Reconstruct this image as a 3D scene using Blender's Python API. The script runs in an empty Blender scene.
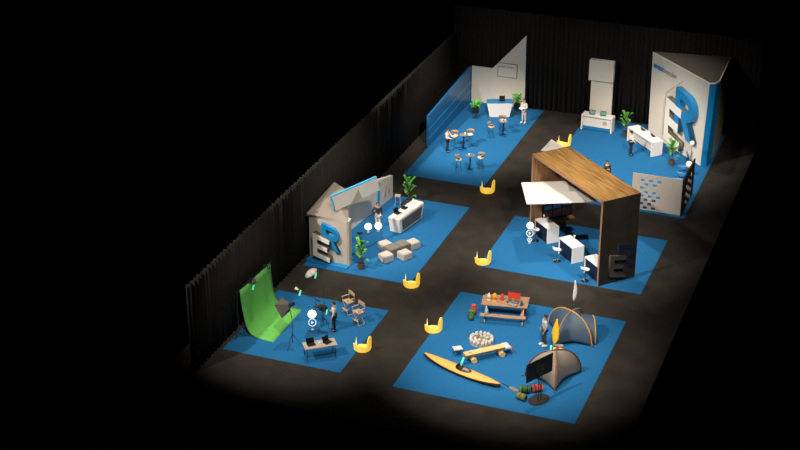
import bpy, bmesh, math, random
from mathutils import Vector, Matrix
random.seed(7)
R = math.radians
PI = math.pi
scene = bpy.context.scene
col = scene.collection

# ------------------------------------------------------------------ materials
def mat(name, c, rough=.6, metal=0., noise=0., scale=8., emit=0., bump=0., stretch=None, c2=None, spec=.4, coat=0.):
    m = bpy.data.materials.new(name); m.use_nodes = True
    nt = m.node_tree; b = nt.nodes['Principled BSDF']
    b.inputs['Roughness'].default_value = rough
    b.inputs['Metallic'].default_value = metal
    b.inputs['Specular IOR Level'].default_value = spec
    b.inputs['Coat Weight'].default_value = coat
    base = (*c, 1)
    tc = nt.nodes.new('ShaderNodeTexCoord'); mp = nt.nodes.new('ShaderNodeMapping')
    nt.links.new(tc.outputs['Object'], mp.inputs['Vector'])
    if stretch: mp.inputs['Scale'].default_value = stretch
    nz = nt.nodes.new('ShaderNodeTexNoise'); nz.inputs['Scale'].default_value = scale; nz.inputs['Detail'].default_value = 6
    nt.links.new(mp.outputs['Vector'], nz.inputs['Vector'])
    rp = nt.nodes.new('ShaderNodeValToRGB')
    d = max(noise, .03)
    rp.color_ramp.elements[0].position = .3; rp.color_ramp.elements[1].position = .7
    rp.color_ramp.elements[0].color = (c[0]*(1-d), c[1]*(1-d), c[2]*(1-d), 1)
    hi = c2 if c2 else (min(1, c[0]*(1+d)), min(1, c[1]*(1+d)), min(1, c[2]*(1+d)))
    rp.color_ramp.elements[1].color = (*hi, 1)
    nt.links.new(nz.outputs['Fac'], rp.inputs['Fac'])
    nt.links.new(rp.outputs['Color'], b.inputs['Base Color'])
    if bump:
        bp = nt.nodes.new('ShaderNodeBump'); bp.inputs['Strength'].default_value = bump; bp.inputs['Distance'].default_value = .02
        nt.links.new(nz.outputs['Fac'], bp.inputs['Height']); nt.links.new(bp.outputs['Normal'], b.inputs['Normal'])
    if emit:
        b.inputs['Emission Color'].default_value = base; b.inputs['Emission Strength'].default_value = emit
    return m

M = dict(
 floor=mat('hall floor', (.021,.017,.013), .8, noise=.4, scale=.9, bump=.2),
 drape=mat('dark drape', (.009,.0068,.0048), .9, noise=.25, scale=3),
 carpet=mat('blue carpet', (.016,.130,.315), .92, noise=.08, scale=14, bump=.15, spec=.1),
 white=mat('white laminate', (.80,.77,.72), .45, noise=.02, scale=2),
 purewhite=mat('bright white panel', (.88,.87,.85), .4),
 cream=mat('pale wall panel', (.78,.72,.62), .6, noise=.03, scale=1.5),
 greige=mat('warm grey wall panel', (.45,.41,.36), .6, noise=.07, scale=2),
 wallblue=mat('blue wall panel', (.012,.13,.33), .35, noise=.1, scale=.8, stretch=(1,.3,3)),
 blue=mat('blue lacquer', (.008,.20,.48), .35, noise=.03),
 cyan=mat('light blue edge', (.05,.42,.75), .4),
 navy=mat('dark navy front', (.007,.014,.032), .5, noise=.1),
 darkpanel=mat('dark laminate', (.024,.021,.018), .55, noise=.2, scale=2, spec=.2),
 darkletter=mat('dark grey letter', (.055,.050,.044), .55),
 navyletter=mat('very dark blue letter', (.008,.016,.04), .5),
 hatch=mat('dark hatched letter side', (.13,.11,.09), .6, noise=.5, scale=30),
 grey=mat('mid grey', (.20,.18,.155), .7, noise=.08, scale=6),
 taupe=mat('taupe inlay', (.13,.105,.085), .5, noise=.08),
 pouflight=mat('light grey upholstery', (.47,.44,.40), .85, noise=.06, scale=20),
 poufdark=mat('dark grey upholstery', (.17,.16,.145), .85, noise=.08, scale=20),
 wood=mat('walnut wood', (.27,.135,.04), .36, noise=.42, scale=2.2, stretch=(.35,5,5), bump=.1, c2=(.44,.25,.085)),
 wooddark=mat('walnut interior', (.26,.125,.05), .5, noise=.35, scale=2.5, stretch=(5,5,.35), c2=(.36,.19,.08)),
 pine=mat('weathered picnic wood', (.40,.235,.14), .7, noise=.2, scale=6, stretch=(1,8,8)),
 logtop=mat('split log wood', (.76,.50,.23), .6, noise=.18, scale=5, stretch=(1,7,7)),
 logbark=mat('log bark', (.42,.24,.10), .8, noise=.35, scale=9),
 oak=mat('light oak wood', (.55,.38,.24), .6, noise=.12, scale=10),
 black=mat('black plastic', (.012,.012,.012), .45),
 softblack=mat('black cloth', (.022,.020,.020), .85, noise=.2, scale=12),
 screenblack=mat('black screen glass', (.008,.008,.01), .25),
 metal=mat('dark metal', (.09,.09,.09), .35, .8),
 chrome=mat('chrome', (.55,.55,.55), .2, 1.),
 green=mat('green backdrop cloth', (.125,.46,.085), .85, noise=.04, scale=3),
 yellow=mat('yellow glow', (1.,.60,.04), .5, emit=.62, noise=.25, scale=2.2, c2=(1.,.78,.25)),
 palecream=mat('pale cream glow', (1.,.80,.50), .5, emit=.7),
 glowwhite=mat('white glow', (1.,1.,1.), .5, emit=1.6),
 ringwhite=mat('pale ring glow', (.75,.88,1.), .5, emit=.8),
 glowgreen=mat('green light tube', (.12,.85,.45), .4, emit=.7),
 globe=mat('warm globe glow', (1.,.78,.50), .4, emit=.45),
 leaf=mat('green leaf', (.10,.36,.05), .45, noise=.3, scale=5),
 leafbright=mat('bright green leaf', (.12,.50,.06), .45, noise=.35, scale=8),
 stem=mat('brown stem', (.13,.07,.035), .8),
 pot=mat('brown pot', (.10,.055,.035), .6),
 soil=mat('soil', (.03,.02,.015), .95, noise=.3),
 seatcream=mat('cream seat', (.70,.56,.40), .6),
 rim=mat('bent wood rim', (.36,.22,.13), .5),
 kayak=mat('yellow kayak deck', (.86,.45,.12), .35, noise=.05, scale=2, coat=.3),
 hull=mat('dark red brown hull', (.09,.025,.012), .35),
 stone=mat('pale stone', (.62,.57,.50), .85, noise=.25, scale=6, bump=.3),
 stonedark=mat('charred stone', (.27,.235,.20), .9, noise=.4, scale=6, bump=.3),
 tentblue=mat('slate blue tent fabric', (.062,.100,.145), .6, noise=.06, scale=3),
 tentgrey=mat('warm grey tent fabric', (.25,.215,.185), .6, noise=.06, scale=3),
 orange=mat('orange trim', (.72,.36,.07), .5),
 rust=mat('rust trim', (.33,.10,.035), .6),
 red=mat('red', (.60,.045,.02), .5, noise=.1),
 gearred=mat('red gear fabric', (.50,.085,.05), .8, noise=.15, scale=9),
 geargreen=mat('green gear fabric', (.06,.17,.05), .8, noise=.2, scale=9),
 yellowbag=mat('yellow dry bag', (.80,.52,.06), .5, noise=.1),
 yellowpad=mat('yellow paddle blade', (.92,.55,.02), .4, noise=.04),
 lantern=mat('cream lantern', (.85,.72,.48), .4),
 orangecup=mat('orange lantern', (.88,.38,.05), .4),
 bluebottle=mat('blue bottle', (.03,.09,.26), .3),
 water=mat('clear blue bottle', (.35,.55,.72), .2),
 skin=mat('skin', (.52,.31,.21), .6, noise=.05),
 hair=mat('dark hair', (.03,.018,.012), .7, noise=.3, scale=30),
 shirt=mat('white shirt', (.72,.69,.65), .8, noise=.06, scale=7),
 tee=mat('light grey t-shirt', (.58,.55,.53), .85, noise=.08, scale=7),
 vest=mat('dark waistcoat', (.03,.028,.035), .8),
 blacktr=mat('black trousers', (.018,.018,.022), .85),
 jeans=mat('dark blue jeans', (.035,.05,.09), .85, noise=.15, scale=10),
 paletr=mat('pale trousers', (.55,.51,.46), .85, noise=.05),
 brownjacket=mat('brown jacket', (.085,.045,.028), .85, noise=.15),
 shoewhite=mat('white shoes', (.75,.74,.72), .6),
 shoeblack=mat('black shoes', (.015,.015,.015), .5),
 lips=mat('lips', (.35,.12,.10), .6),
 landscape=mat('tablet picture', (.10,.30,.42), .3, emit=.25, noise=.7, scale=6, c2=(.25,.45,.20)),
 picred=mat('screen picture red', (.06,.015,.012), .4, noise=.9, scale=9, emit=.1, c2=(.42,.16,.10)),
 picblue=mat('screen picture blue', (.04,.12,.22), .4, noise=.9, scale=9, emit=.1),
 textgrey=mat('grey lettering', (.30,.27,.24), .6),
 tabletop=mat('grey table laminate', (.42,.36,.32), .6, noise=.05),
 umbrella=mat('silver umbrella cloth', (.42,.40,.38), .5),
 gold=mat('gold emblem', (.62,.42,.08), .4),
 roofgrey=mat('dull grey top panel', (.22,.195,.165), .7, noise=.1, scale=1.5),
 towershade=mat('shade coloured tower top', (.075,.065,.055), .8, noise=.08),
 perfgrey=mat('light grey perforated panel', (.60,.555,.50), .6, noise=.03),
 softboxgrey=mat('softbox cloth', (.085,.075,.066), .7, noise=.2),
 ash=mat('ash and gravel', (.34,.31,.27), .95, noise=.5, scale=14),
 glass=mat('clear glass', (.75,.78,.80), .1, spec=.6),
 tube=mat('clear acrylic of added icon post', (.6,.65,.7), .15),
 bluechair=mat('blue tub chair', (.07,.30,.62), .5),
)

# ------------------------------------------------------------------ mesh builder
class MB:
    def __init__(s): s.v = []; s.f = []
    def add(s, vs, fs, mtx=None):
        n = len(s.v)
        for p in vs:
            p = Vector(p); s.v.append(tuple(mtx @ p if mtx else p))
        s.f += [tuple(i+n for i in f) for f in fs]; return s
    def box(s, c, d, rz=0, top=None, mtx=None):
        x, y, z = (k/2 for k in d); t = top or (1, 1)
        vs = [(-x,-y,-z),(x,-y,-z),(x,y,-z),(-x,y,-z),(-x*t[0],-y*t[1],z),(x*t[0],-y*t[1],z),(x*t[0],y*t[1],z),(-x*t[0],y*t[1],z)]
        m = Matrix.Translation(c) @ Matrix.Rotation(rz, 4, 'Z')
        if mtx: m = mtx @ m
        return s.add(vs, [(3,2,1,0),(4,5,6,7),(0,1,5,4),(1,2,6,5),(2,3,7,6),(3,0,4,7)], m)
    def cyl(s, a, b, r0, r1=None, n=12):
        if r1 is None: r1 = r0
        a = Vector(a); b = Vector(b); d = (b-a).normalized()
        q = d.to_track_quat('Z', 'Y'); vs = []
        for p, r in ((a, r0), (b, r1)):
            for k in range(n):
                w = 2*PI*k/n; vs.append(p + q @ Vector((r*math.cos(w), r*math.sin(w), 0)))
        fs = [(k, (k+1) % n, n+(k+1) % n, n+k) for k in range(n)] + [tuple(reversed(range(n))), tuple(range(n, 2*n))]
        return s.add(vs, fs)
    def tube(s, pts, r, n=8):
        pts = [Vector(p) for p in pts]; rs = r if isinstance(r, (list, tuple)) else [r]*len(pts)
        vs = []; up = None
        for i, p in enumerate(pts):
            d = (pts[min(i+1, len(pts)-1)] - pts[max(i-1, 0)]).normalized()
            if up is None: up = d.orthogonal().normalized()
            up = (up - d*up.dot(d)); up = up.normalized() if up.length > 1e-5 else d.orthogonal().normalized()
            sd = d.cross(up)
            for k in range(n):
                w = 2*PI*k/n; vs.append(p + (up*math.cos(w) + sd*math.sin(w))*rs[i])
        fs = []
        for i in range(len(pts)-1):
            for k in range(n): fs.append((i*n+k, i*n+(k+1) % n, (i+1)*n+(k+1) % n, (i+1)*n+k))
        fs += [tuple(reversed(range(n))), tuple(range((len(pts)-1)*n, len(pts)*n))]
        return s.add(vs, fs)
    def lathe(s, prof, c=(0,0,0), n=20):
        vs = []; fs = []
        for r, z in prof:
            for k in range(n):
                w = 2*PI*k/n; vs.append((c[0]+r*math.cos(w), c[1]+r*math.sin(w), c[2]+z))
        for i in range(len(prof)-1):
            for k in range(n): fs.append((i*n+k, i*n+(k+1) % n, (i+1)*n+(k+1) % n, (i+1)*n+k))
        fs += [tuple(reversed(range(n))), tuple(range((len(prof)-1)*n, len(prof)*n))]
        return s.add(vs, fs)
    def ball(s, c, r, n=14, mtx=None):
        r = r if isinstance(r, (list, tuple)) else (r, r, r); vs = []; m = n//2
        for i in range(1, m):
            a = PI*i/m
            for k in range(n):
                w = 2*PI*k/n; vs.append((c[0]+r[0]*math.sin(a)*math.cos(w), c[1]+r[1]*math.sin(a)*math.sin(w), c[2]+r[2]*math.cos(a)))
        t = len(vs); vs += [(c[0], c[1], c[2]+r[2]), (c[0], c[1], c[2]-r[2])]; fs = []
        for i in range(m-2):
            for k in range(n): fs.append((i*n+k, (i+1)*n+k, (i+1)*n+(k+1) % n, i*n+(k+1) % n))
        for k in range(n):
            fs.append((t, k, (k+1) % n)); fs.append((t+1, (m-2)*n+(k+1) % n, (m-2)*n+k))
        return s.add(vs, fs, mtx)
    def prism(s, poly, z0, z1, top=None):
        n = len(poly); top = top or poly
        z0l = z0 if isinstance(z0, (list, tuple)) else [z0]*n; z1l = z1 if isinstance(z1, (list, tuple)) else [z1]*n
        vs = [(p[0], p[1], z) for p, z in zip(poly, z0l)] + [(p[0], p[1], z) for p, z in zip(top, z1l)]
        return s.add(vs, [tuple(reversed(range(n))), tuple(range(n, 2*n))] + [(k, (k+1) % n, n+(k+1) % n, n+k) for k in range(n)])
    def slab(s, pts, off):
        """polygon of 3-D points given a thickness vector"""
        n = len(pts); o = Vector(off)
        vs = [Vector(p) for p in pts] + [Vector(p)+o for p in pts]
        return s.add(vs, [tuple(reversed(range(n))), tuple(range(n, 2*n))] + [(k, (k+1) % n, n+(k+1) % n, n+k) for k in range(n)])
    def sheet(s, grid, th=.006):
        """grid of points (rows of columns) as a thin closed sheet"""
        nr, nc = len(grid), len(grid[0]); P = [[Vector(p) for p in r] for r in grid]; vs = []; bk = []
        for i in range(nr):
            for j in range(nc):
                du = P[min(i+1, nr-1)][j]-P[max(i-1, 0)][j]; dv = P[i][min(j+1, nc-1)]-P[i][max(j-1, 0)]
                nn = du.cross(dv); nn = nn.normalized() if nn.length > 1e-9 else Vector((0,0,1))
                vs.append(P[i][j]); bk.append(P[i][j]-nn*th)
        N = nr*nc; fs = []; ix = lambda i, j: i*nc+j
        for i in range(nr-1):
            for j in range(nc-1):
                a, b, c, d = ix(i,j), ix(i+1,j), ix(i+1,j+1), ix(i,j+1)
                fs.append((a,b,c,d)); fs.append((N+d,N+c,N+b,N+a))
        for i in range(nr-1):
            fs.append((ix(i,0), N+ix(i,0), N+ix(i+1,0), ix(i+1,0))); fs.append((ix(i+1,nc-1), N+ix(i+1,nc-1), N+ix(i,nc-1), ix(i,nc-1)))
        for j in range(nc-1):
            fs.append((ix(0,j+1), N+ix(0,j+1), N+ix(0,j), ix(0,j))); fs.append((ix(nr-1,j), N+ix(nr-1,j), N+ix(nr-1,j+1), ix(nr-1,j+1)))
        return s.add(vs+bk, fs)
    def build(s, name, m, parent=None, bevel=0, smooth=False, label=None, mtx=None):
        me = bpy.data.meshes.new(name); bm = bmesh.new()
        vs = [bm.verts.new(v) for v in s.v]
        for f in s.f:
            try: bm.faces.new([vs[i] for i in f])
            except ValueError: pass
        bmesh.ops.recalc_face_normals(bm, faces=bm.faces)
        if bevel: bmesh.ops.bevel(bm, geom=bm.edges[:], offset=bevel, segments=2, affect='EDGES', clamp_overlap=True)
        bm.to_mesh(me); bm.free()
        me.materials.append(M[m] if isinstance(m, str) else m)
        if smooth: me.shade_smooth() if hasattr(me, 'shade_smooth') else [setattr(p, 'use_smooth', True) for p in me.polygons]
        return link(name, me, parent, label, mtx)

def link(name, me, parent=None, label=None, mtx=None):
    o = bpy.data.objects.new(name, me); col.objects.link(o)
    if parent is not None: o.parent = parent
    if mtx is not None: o.matrix_local = mtx
    if label: o['label'] = label
    return o
def tag(o, label, cat, group=None, kind=None):
    o['label'] = label; o['category'] = cat
    if group: o['group'] = group
    if kind: o['kind'] = kind
    return o
def thing(name, label, cat, loc=(0,0,0), rz=0, group=None):
    o = bpy.data.objects.new(name, None); col.objects.link(o); o.empty_display_size = .1
    o.location = loc; o.rotation_euler = (0, 0, rz)
    return tag(o, label, cat, group)
def struct(o): o['kind'] = 'structure'; return o
def copy_tree(o, parent=None):
    c = o.copy(); col.objects.link(c)
    if parent is not None: c.parent = parent
    for ch in [x for x in bpy.data.objects if x.parent == o]: copy_tree(ch, c)
    return c
def dup(o, loc, rz, label=None, scale=None):
    c = copy_tree(o); c.location = loc; c.rotation_euler = (0, 0, rz)
    if label: c['label'] = label
    if scale: c.scale = (scale,)*3
    return c

def outline_mesh(splines, depth):
    """filled 2-D outline (first spline outer, the others holes) extruded by depth, as a mesh"""
    cu = bpy.data.curves.new('outline', 'CURVE'); cu.dimensions = '2D'; cu.fill_mode = 'BOTH'; cu.extrude = depth/2
    for sp in splines:
        p = cu.splines.new('POLY'); p.points.add(len(sp)-1)
        for q, (x, y) in zip(p.points, sp): q.co = (x, y, 0, 1)
        p.use_cyclic_u = True
    o = bpy.data.objects.new('outline', cu); col.objects.link(o)
    bpy.context.view_layer.update()
    me = bpy.data.meshes.new_from_object(o.evaluated_get(bpy.context.evaluated_depsgraph_get()))
    bpy.data.objects.remove(o); bpy.data.curves.remove(cu)
    return me
def text_mesh(txt, size, depth=.01, bold=0):
    cu = bpy.data.curves.new('lettering', 'FONT'); cu.body = txt; cu.size = size; cu.extrude = depth; cu.offset = bold
    o = bpy.data.objects.new('lettering', cu); col.objects.link(o); bpy.context.view_layer.update()
    me = bpy.data.meshes.new_from_object(o.evaluated_get(bpy.context.evaluated_depsgraph_get()))
    bpy.data.objects.remove(o); bpy.data.curves.remove(cu)
    return me
def frame(A, B, out):
    """matrix: local x along A->B, local y up, local z outward"""
    A = Vector((A[0], A[1], 0)); B = Vector((B[0], B[1], 0)); x = (B-A).normalized(); y = Vector((0,0,1)); z = x.cross(y)
    m = Matrix((x, y, z)).transposed().to_4x4(); m.translation = A + z*out
    return m
def put_mesh(name, me, m, parent, mtx, label=None):
    me.materials.clear(); me.materials.append(M[m]); o = link(name, me, parent, label); o.matrix_local = mtx; return o

def E_out(w, h, sh, t=.25):
    a = t*w*1.0; b = h*.2
    pts = [(0,0),(w,0),(w,b),(a,b),(a,h/2-b/2),(w*.86,h/2-b/2),(w*.86,h/2+b/2),(a,h/2+b/2),(a,h-b),(w,h-b),(w,h),(0,h)]
    return [[(x, y+sh*x) for x, y in pts]]
def R_out(w, h, sh):
    a = .27*w; b = h*.2; r = h*.30
    outer = [(0,0),(a,0),(a,h*.38),(w*.36,h*.38),(w*.70,0),(w*1.04,0),(w*.66,h*.42)]
    cx, cy = w*.60, h-r
    for k in range(9):
        an = -PI/2*.75 + (PI/2*1.75)*k/8
        outer.append((cx+ (w-cx)*math.cos(an), cy + r*math.sin(an)))
    outer += [(0, h)]
    inner = [(a, h-b*.9), (a, h*.38+b*.9)]
    for k in range(7):
        an = -PI/2 + PI*k/6
        inner.append((cx-.02*w + (w-cx)*.42*math.cos(an), cy + (r-b*.92)*math.sin(an)))
    f = lambda L: [(x, y+sh*x) for x, y in L]
    return [f(outer), f(inner)]
def logo(parent, A, B, e, r, de, dr, me_, mr, side=None, out=0.0):
    """the pair of letters E and R in relief on the wall A-B"""
    fr = frame(A, B, 0)
    def place(name, splines, s0, z0, d, m, o0, lab):
        me = outline_mesh(splines, d)
        return put_mesh(name, me, m, parent, fr @ Matrix.Translation((s0, z0, o0+d/2)), lab)
    if side:
        place('letter_e_side', E_out(e[2], e[3], e[4]), e[0], e[1], de, side, out, 'dark hatched side of the letter E')
        place('letter_e', E_out(e[2], e[3], e[4]), e[0], e[1], .03, me_, out+de, 'pale face of the letter E')
    else:
        place('letter_e', E_out(e[2], e[3], e[4]), e[0], e[1], de, me_, out, 'raised letter E')
    place('letter_r', R_out(r[2], r[3], r[4]), r[0], r[1], dr, mr, out, 'raised letter R')

# ------------------------------------------------------------------ setting
fl = MB().box((.3, 17.2, -.1), (23.2, 41.2, .2)).build('floor', 'floor'); struct(fl)
def drape(name, x0, y0, x1, y1, h, n):
    g = [[], []]
    L = math.hypot(x1-x0, y1-y0); nx, ny = -(y1-y0)/L, (x1-x0)/L
    for i in range(n*6+1):
        t = i/(n*6); w = .09*math.sin(2*PI*i/6) + .03*math.sin(i*1.7)
        for j, z in enumerate((0, h)): g[j].append((x0+(x1-x0)*t+nx*w, y0+(y1-y0)*t+ny*w, z))
    o = MB().sheet(g, .01).build(name, 'drape', smooth=True); return struct(o)
drape('wall_back', -9.9, 37.6, 11.5, 37.6, 6.9, 62)
drape('wall_left', -9.72, -2.4, -9.72, 37.4, 5.0, 110)

CT = .02
def carpet(x0, y0, x1, y1, label):
    o = MB().box(((x0+x1)/2, (y0+y1)/2, CT/2), (x1-x0, y1-y0, CT)).build('carpet', 'carpet')
    return tag(o, label, 'carpet', 'blue booth carpets')
carpet(-8.43, 23.78, -3.07, 37.35, 'blue carpet under the café tables and bar stools')
carpet(.01, 23.8, 9.57, 37.3, 'blue carpet under the tall tapered logo tower and long white desk')
carpet(-9.35, 10.16, -2.93, 20.66, 'blue carpet under the cube poufs and white flared reception desk')
carpet(-.02, 13.6, 9.26, 20.54, 'blue carpet under the wooden portal and three white counters')
carpet(-9.41, .28, -2.91, 7.0, 'blue carpet under the green backdrop and folding table')
carpet(-.02, 0, 9.22, 10.39, 'blue carpet under the tents, kayak and picnic table')

# ------------------------------------------------------------------ people
def skin_mesh(vs, es, rs):
    me = bpy.data.meshes.new('body'); me.from_pydata(vs, es, [])
    o = bpy.data.objects.new('body', me); col.objects.link(o)
    o.modifiers.new('Skin', 'SKIN')
    if not me.skin_vertices: raise RuntimeError('no skin layer')
    for i, r in enumerate(rs):
        d = me.skin_vertices[0].data[i]; d.radius = r if isinstance(r, tuple) else (r, r); d.use_root = (i == 0)
    ss = o.modifiers.new('Sub', 'SUBSURF'); ss.levels = 1; ss.render_levels = 1
    bpy.context.view_layer.update()
    out = bpy.data.meshes.new_from_object(o.evaluated_get(bpy.context.evaluated_depsgraph_get()))
    bpy.data.objects.remove(o)
    for p in out.polygons: p.use_smooth = True
    return out
def append_mesh(me, mb):
    bm = bmesh.new(); bm.from_mesh(me)
    vs = [bm.verts.new(v) for v in mb.v]
    for f in mb.f:
        nf = bm.faces.new([vs[i] for i in f]); nf.smooth = True
    bm.to_mesh(me); bm.free()

def person(label, loc, rz, arms, top='shirt', sleeve='long', legs='blacktr', shoes='shoeblack', vest=None, stride=.0, scale=1., longhair=False):
    """local: faces -Y.  arms: ((elbow),(wrist)) for right (-x) and left (+x)"""
    t = thing('person', label, 'person', loc, rz)
    t.scale = (scale,)*3
    J = {}
    J['pelvis'] = ((0,0,.95), .125); J['waist'] = ((0,0,1.09), .115); J['chest'] = ((0,0,1.27), .135); J['upper'] = ((0,.0,1.40), .10)
    J['neck'] = ((0,.0,1.49), .052); J['skull'] = ((0,-.012,1.575), .072); J['crown'] = ((0,-.012,1.66), .078); J['top'] = ((0,0,1.715), .055)
    for s, nm in ((-1,'r'), (1,'l')):
        el, wr = arms[0 if s < 0 else 1]
        J['sh'+nm] = ((s*.175,0,1.40), .062); J['el'+nm] = (el, .044); J['wr'+nm] = (wr, .028)
        d = (Vector(wr)-Vector(el)).normalized(); J['pa'+nm] = (tuple(Vector(wr)+d*.07), .030)
        J['hi'+nm] = ((s*.085,0,.88), .092); J['kn'+nm] = ((s*.10, -.03+s*stride*.5, .50), .060); J['an'+nm] = ((s*.105, .02+s*stride, .09), .040)
        J['to'+nm] = ((s*.115, -.13+s*stride, .035), .032)
    E_ = [('pelvis','waist'),('waist','chest'),('chest','upper'),('upper','neck'),('neck','skull'),('skull','crown'),('crown','top')]
    for nm in 'rl': E_ += [('upper','sh'+nm),('sh'+nm,'el'+nm),('el'+nm,'wr'+nm),('wr'+nm,'pa'+nm),('pelvis','hi'+nm),('hi'+nm,'kn'+nm),('kn'+nm,'an'+nm),('an'+nm,'to'+nm)]
    def sub(names, grow, over={}):
        names = [n for n in names]; idx = {n: i for i, n in enumerate(names)}
        vs = [over.get(n, (J[n][0],))[0] if n in over else J[n][0] for n in names]
        es = [(idx[a], idx[b]) for a, b in E_ if a in idx and b in idx]
        return skin_mesh(vs, es, [J[n][1]+grow for n in names])
    body = sub(list(J), 0)
    mb = MB()
    for nm, s in (('r',-1), ('l',1)):      # five fingers on each palm
        w = Vector(J['wr'+nm][0]); p = Vector(J['pa'+nm][0]); d = (p-w).normalized(); sd = d.orthogonal().normalized(); up = d.cross(sd)
        for k, ln in enumerate((.062,.075,.080,.072)):
            b = p + sd*(.026-.017*k); mb.tube([b, b+d*ln*.55+up*.006, b+d*ln*.85+up*.02, b+d*ln+up*.034], [.0095,.009,.0085,.007], 6)
        b = w + d*.03 + sd*.022; mb.tube([b, b+sd*.03+d*.02, b+sd*.042+d*.055+up*.012], [.012,.010,.008], 6)
    mb.ball((0,-.098,1.615), (.012,.020,.022), 8)         # nose
    for s in (-1,1): mb.ball((s*.080,.005,1.615), (.012,.022,.032), 8)   # ears
    append_mesh(body, mb); body.materials.append(M['skin'])
    bo = link('body', body, t)
    for s in (-1,1): MB().ball((s*.032,-.082,1.635), .0105, 8).build('eye', 'black', bo)
    MB().ball((0,-.083,1.572), (.024,.008,.007), 8).build('mouth', 'lips', bo)
    h = MB()
    prof = [[], []]
    n = 16; g = []
    for i in range(7):
        a = (PI/2)*i/6*1.18; row = []
        for k in range(n+1):
            w = 2*PI*k/n; front = max(0, -math.sin(w)); aa = a*(1-.42*front) * (1.25 if longhair and math.sin(w) > -.2 else 1)
            row.append((.095*math.sin(aa)*math.cos(w), .004+.102*math.sin(aa)*math.sin(w), 1.642+.118*math.cos(aa)))
        g.append(row)
    h.sheet(g, .02).build('hair', 'hair', t, smooth=True)
    tn = ['pelvis','waist','chest','upper']
    for nm in 'rl': tn += ['sh'+nm,'el'+nm] + (['wr'+nm] if sleeve == 'long' else [])
    sm = sub(tn, .016); sm.materials.append(M[top]); link('shirt', sm, t)
    if vest:
        vm = skin_mesh([(0,0,.97),(0,0,1.09),(0,0,1.27),(0,0,1.40),(-.13,0,1.40),(.13,0,1.40)], [(0,1),(1,2),(2,3),(3,4),(3,5)], [.152,.14,.162,.125,.09,.09])
        vm.materials.append(M[vest]); link('waistcoat', vm, t)
    ln = ['pelvis'] + [a+nm for nm in 'rl' for a in ('hi','kn','an')]
    lm = sub(ln, .020); lm.materials.append(M[legs]); link('trousers', lm, t)
    for s in (-1,1):
        y = s*stride
        MB().ball((s*.112, -.06+y, .045), (.052,.15,.045), 12).box((s*.112,-.055+y,.012), (.09,.26,.024)).build('shoe', shoes, t, smooth=True)
    return t
down = lambda s: ((s*.24, .03, 1.12), (s*.25, -.05, .88))

# ------------------------------------------------------------------ shared furniture
def leaf_grid(base, yaw, L, W, rise, droop, n=7):
    g = []
    for i in range(n+1):
        t = i/n; r = L*t*(1-.25*t*droop); z = rise*math.sin(t*PI*.55) - droop*.35*L*t*t*t
        w = W*math.sin(PI*min(1, t*.93+.06))**.8*.5
        row = []
        for j in (-1, -.5, 0, .5, 1):
            row.append((base[0]+r*math.cos(yaw)-w*j*math.sin(yaw), base[1]+r*math.sin(yaw)+w*j*math.cos(yaw), base[2]+z+abs(j)*w*.25))
        g.append(row)
    return g
def broad_plant(label, loc, h, seed, spread=1., n=11):
    t = thing('potted_plant', label, 'plant', (loc[0], loc[1], CT)); rnd = random.Random(seed)
    MB().lathe([(.13,0),(.19,.02),(.20,.34),(.17,.34),(.16,.30),(.01,.30)], n=18).build('pot', 'pot', t)
    MB().lathe([(.0,.28),(.165,.30),(.0,.31)], n=16).build('soil', 'soil', t)
    st = MB(); lv = MB()
    for k in range(n):
        y = k*2.4+rnd.uniform(-.3,.3); z = .45+(h-.75)*(k/n)**.8
        st.tube([(0,0,.28), (.03*math.cos(y), .03*math.sin(y), z*.8), (.08*math.cos(y), .08*math.sin(y), z)], [.016,.012,.008], 6)
        L = spread*rnd.uniform(.48,.66)*(1-.25*k/n); lv.sheet(leaf_grid((.06*math.cos(y), .06*math.sin(y), z), y, L, .24*spread, .30+.28*k/n, rnd.uniform(.4,1.0)), .004)
    st.build('stem', 'stem', t, smooth=True); lv.build('foliage', 'leaf', t, smooth=True)
    return t
def bushy_plant(label, loc, h, seed):
    t = thing('potted_plant', label, 'plant', (loc[0], loc[1], CT)); rnd = random.Random(seed)
    MB().cyl((0,0,.0),(0,0,.02),.20).cyl((0,0,.02),(0,0,.30),.02).build('stand', 'metal', t)
    MB().lathe([(.12,.30),(.22,.34),(.24,.68),(.21,.68),(.20,.63),(.01,.63)], n=18).build('pot', 'black', t)
    MB().lathe([(.0,.60),(.205,.635),(.0,.65)], n=16).build('soil', 'soil', t)
    lv = MB()
    for k in range(42):
        y = rnd.uniform(0, 2*PI); z = rnd.uniform(.72, h-.25); r = .05+.14*rnd.random()
        lv.sheet(leaf_grid((r*math.cos(y), r*math.sin(y), z), y, rnd.uniform(.2,.36), .17, rnd.uniform(.05,.22), rnd.uniform(.3,1), 5), .004)
    lv.build('foliage', 'leafbright', t, smooth=True)
    s = MB()
    for k in range(5): s.tube([(0,0,.6), (.06*math.cos(k*1.3), .06*math.sin(k*1.3), (h+.6)/2)], .012, 6)
    s.build('stem', 'stem', t)
    return t

def laptop(label, loc, rz, group=None, s=1., screen='screenblack'):
    t = thing('laptop', label, 'laptop', loc, rz, group)
    MB().box((0,0,.012), (.40*s,.27*s,.022)).build('keyboard_base', 'black', t, bevel=.004)
    m = Matrix.Translation((0,.13*s,.02)) @ Matrix.Rotation(R(-18), 4, 'X')
    MB().box((0,0,.14*s), (.40*s,.015,.27*s), mtx=m).build('lid', 'black', t)
    MB().box((0,-.009,.14*s), (.36*s,.004,.23*s), mtx=m).build('screen', screen, t)
    return t

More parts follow.
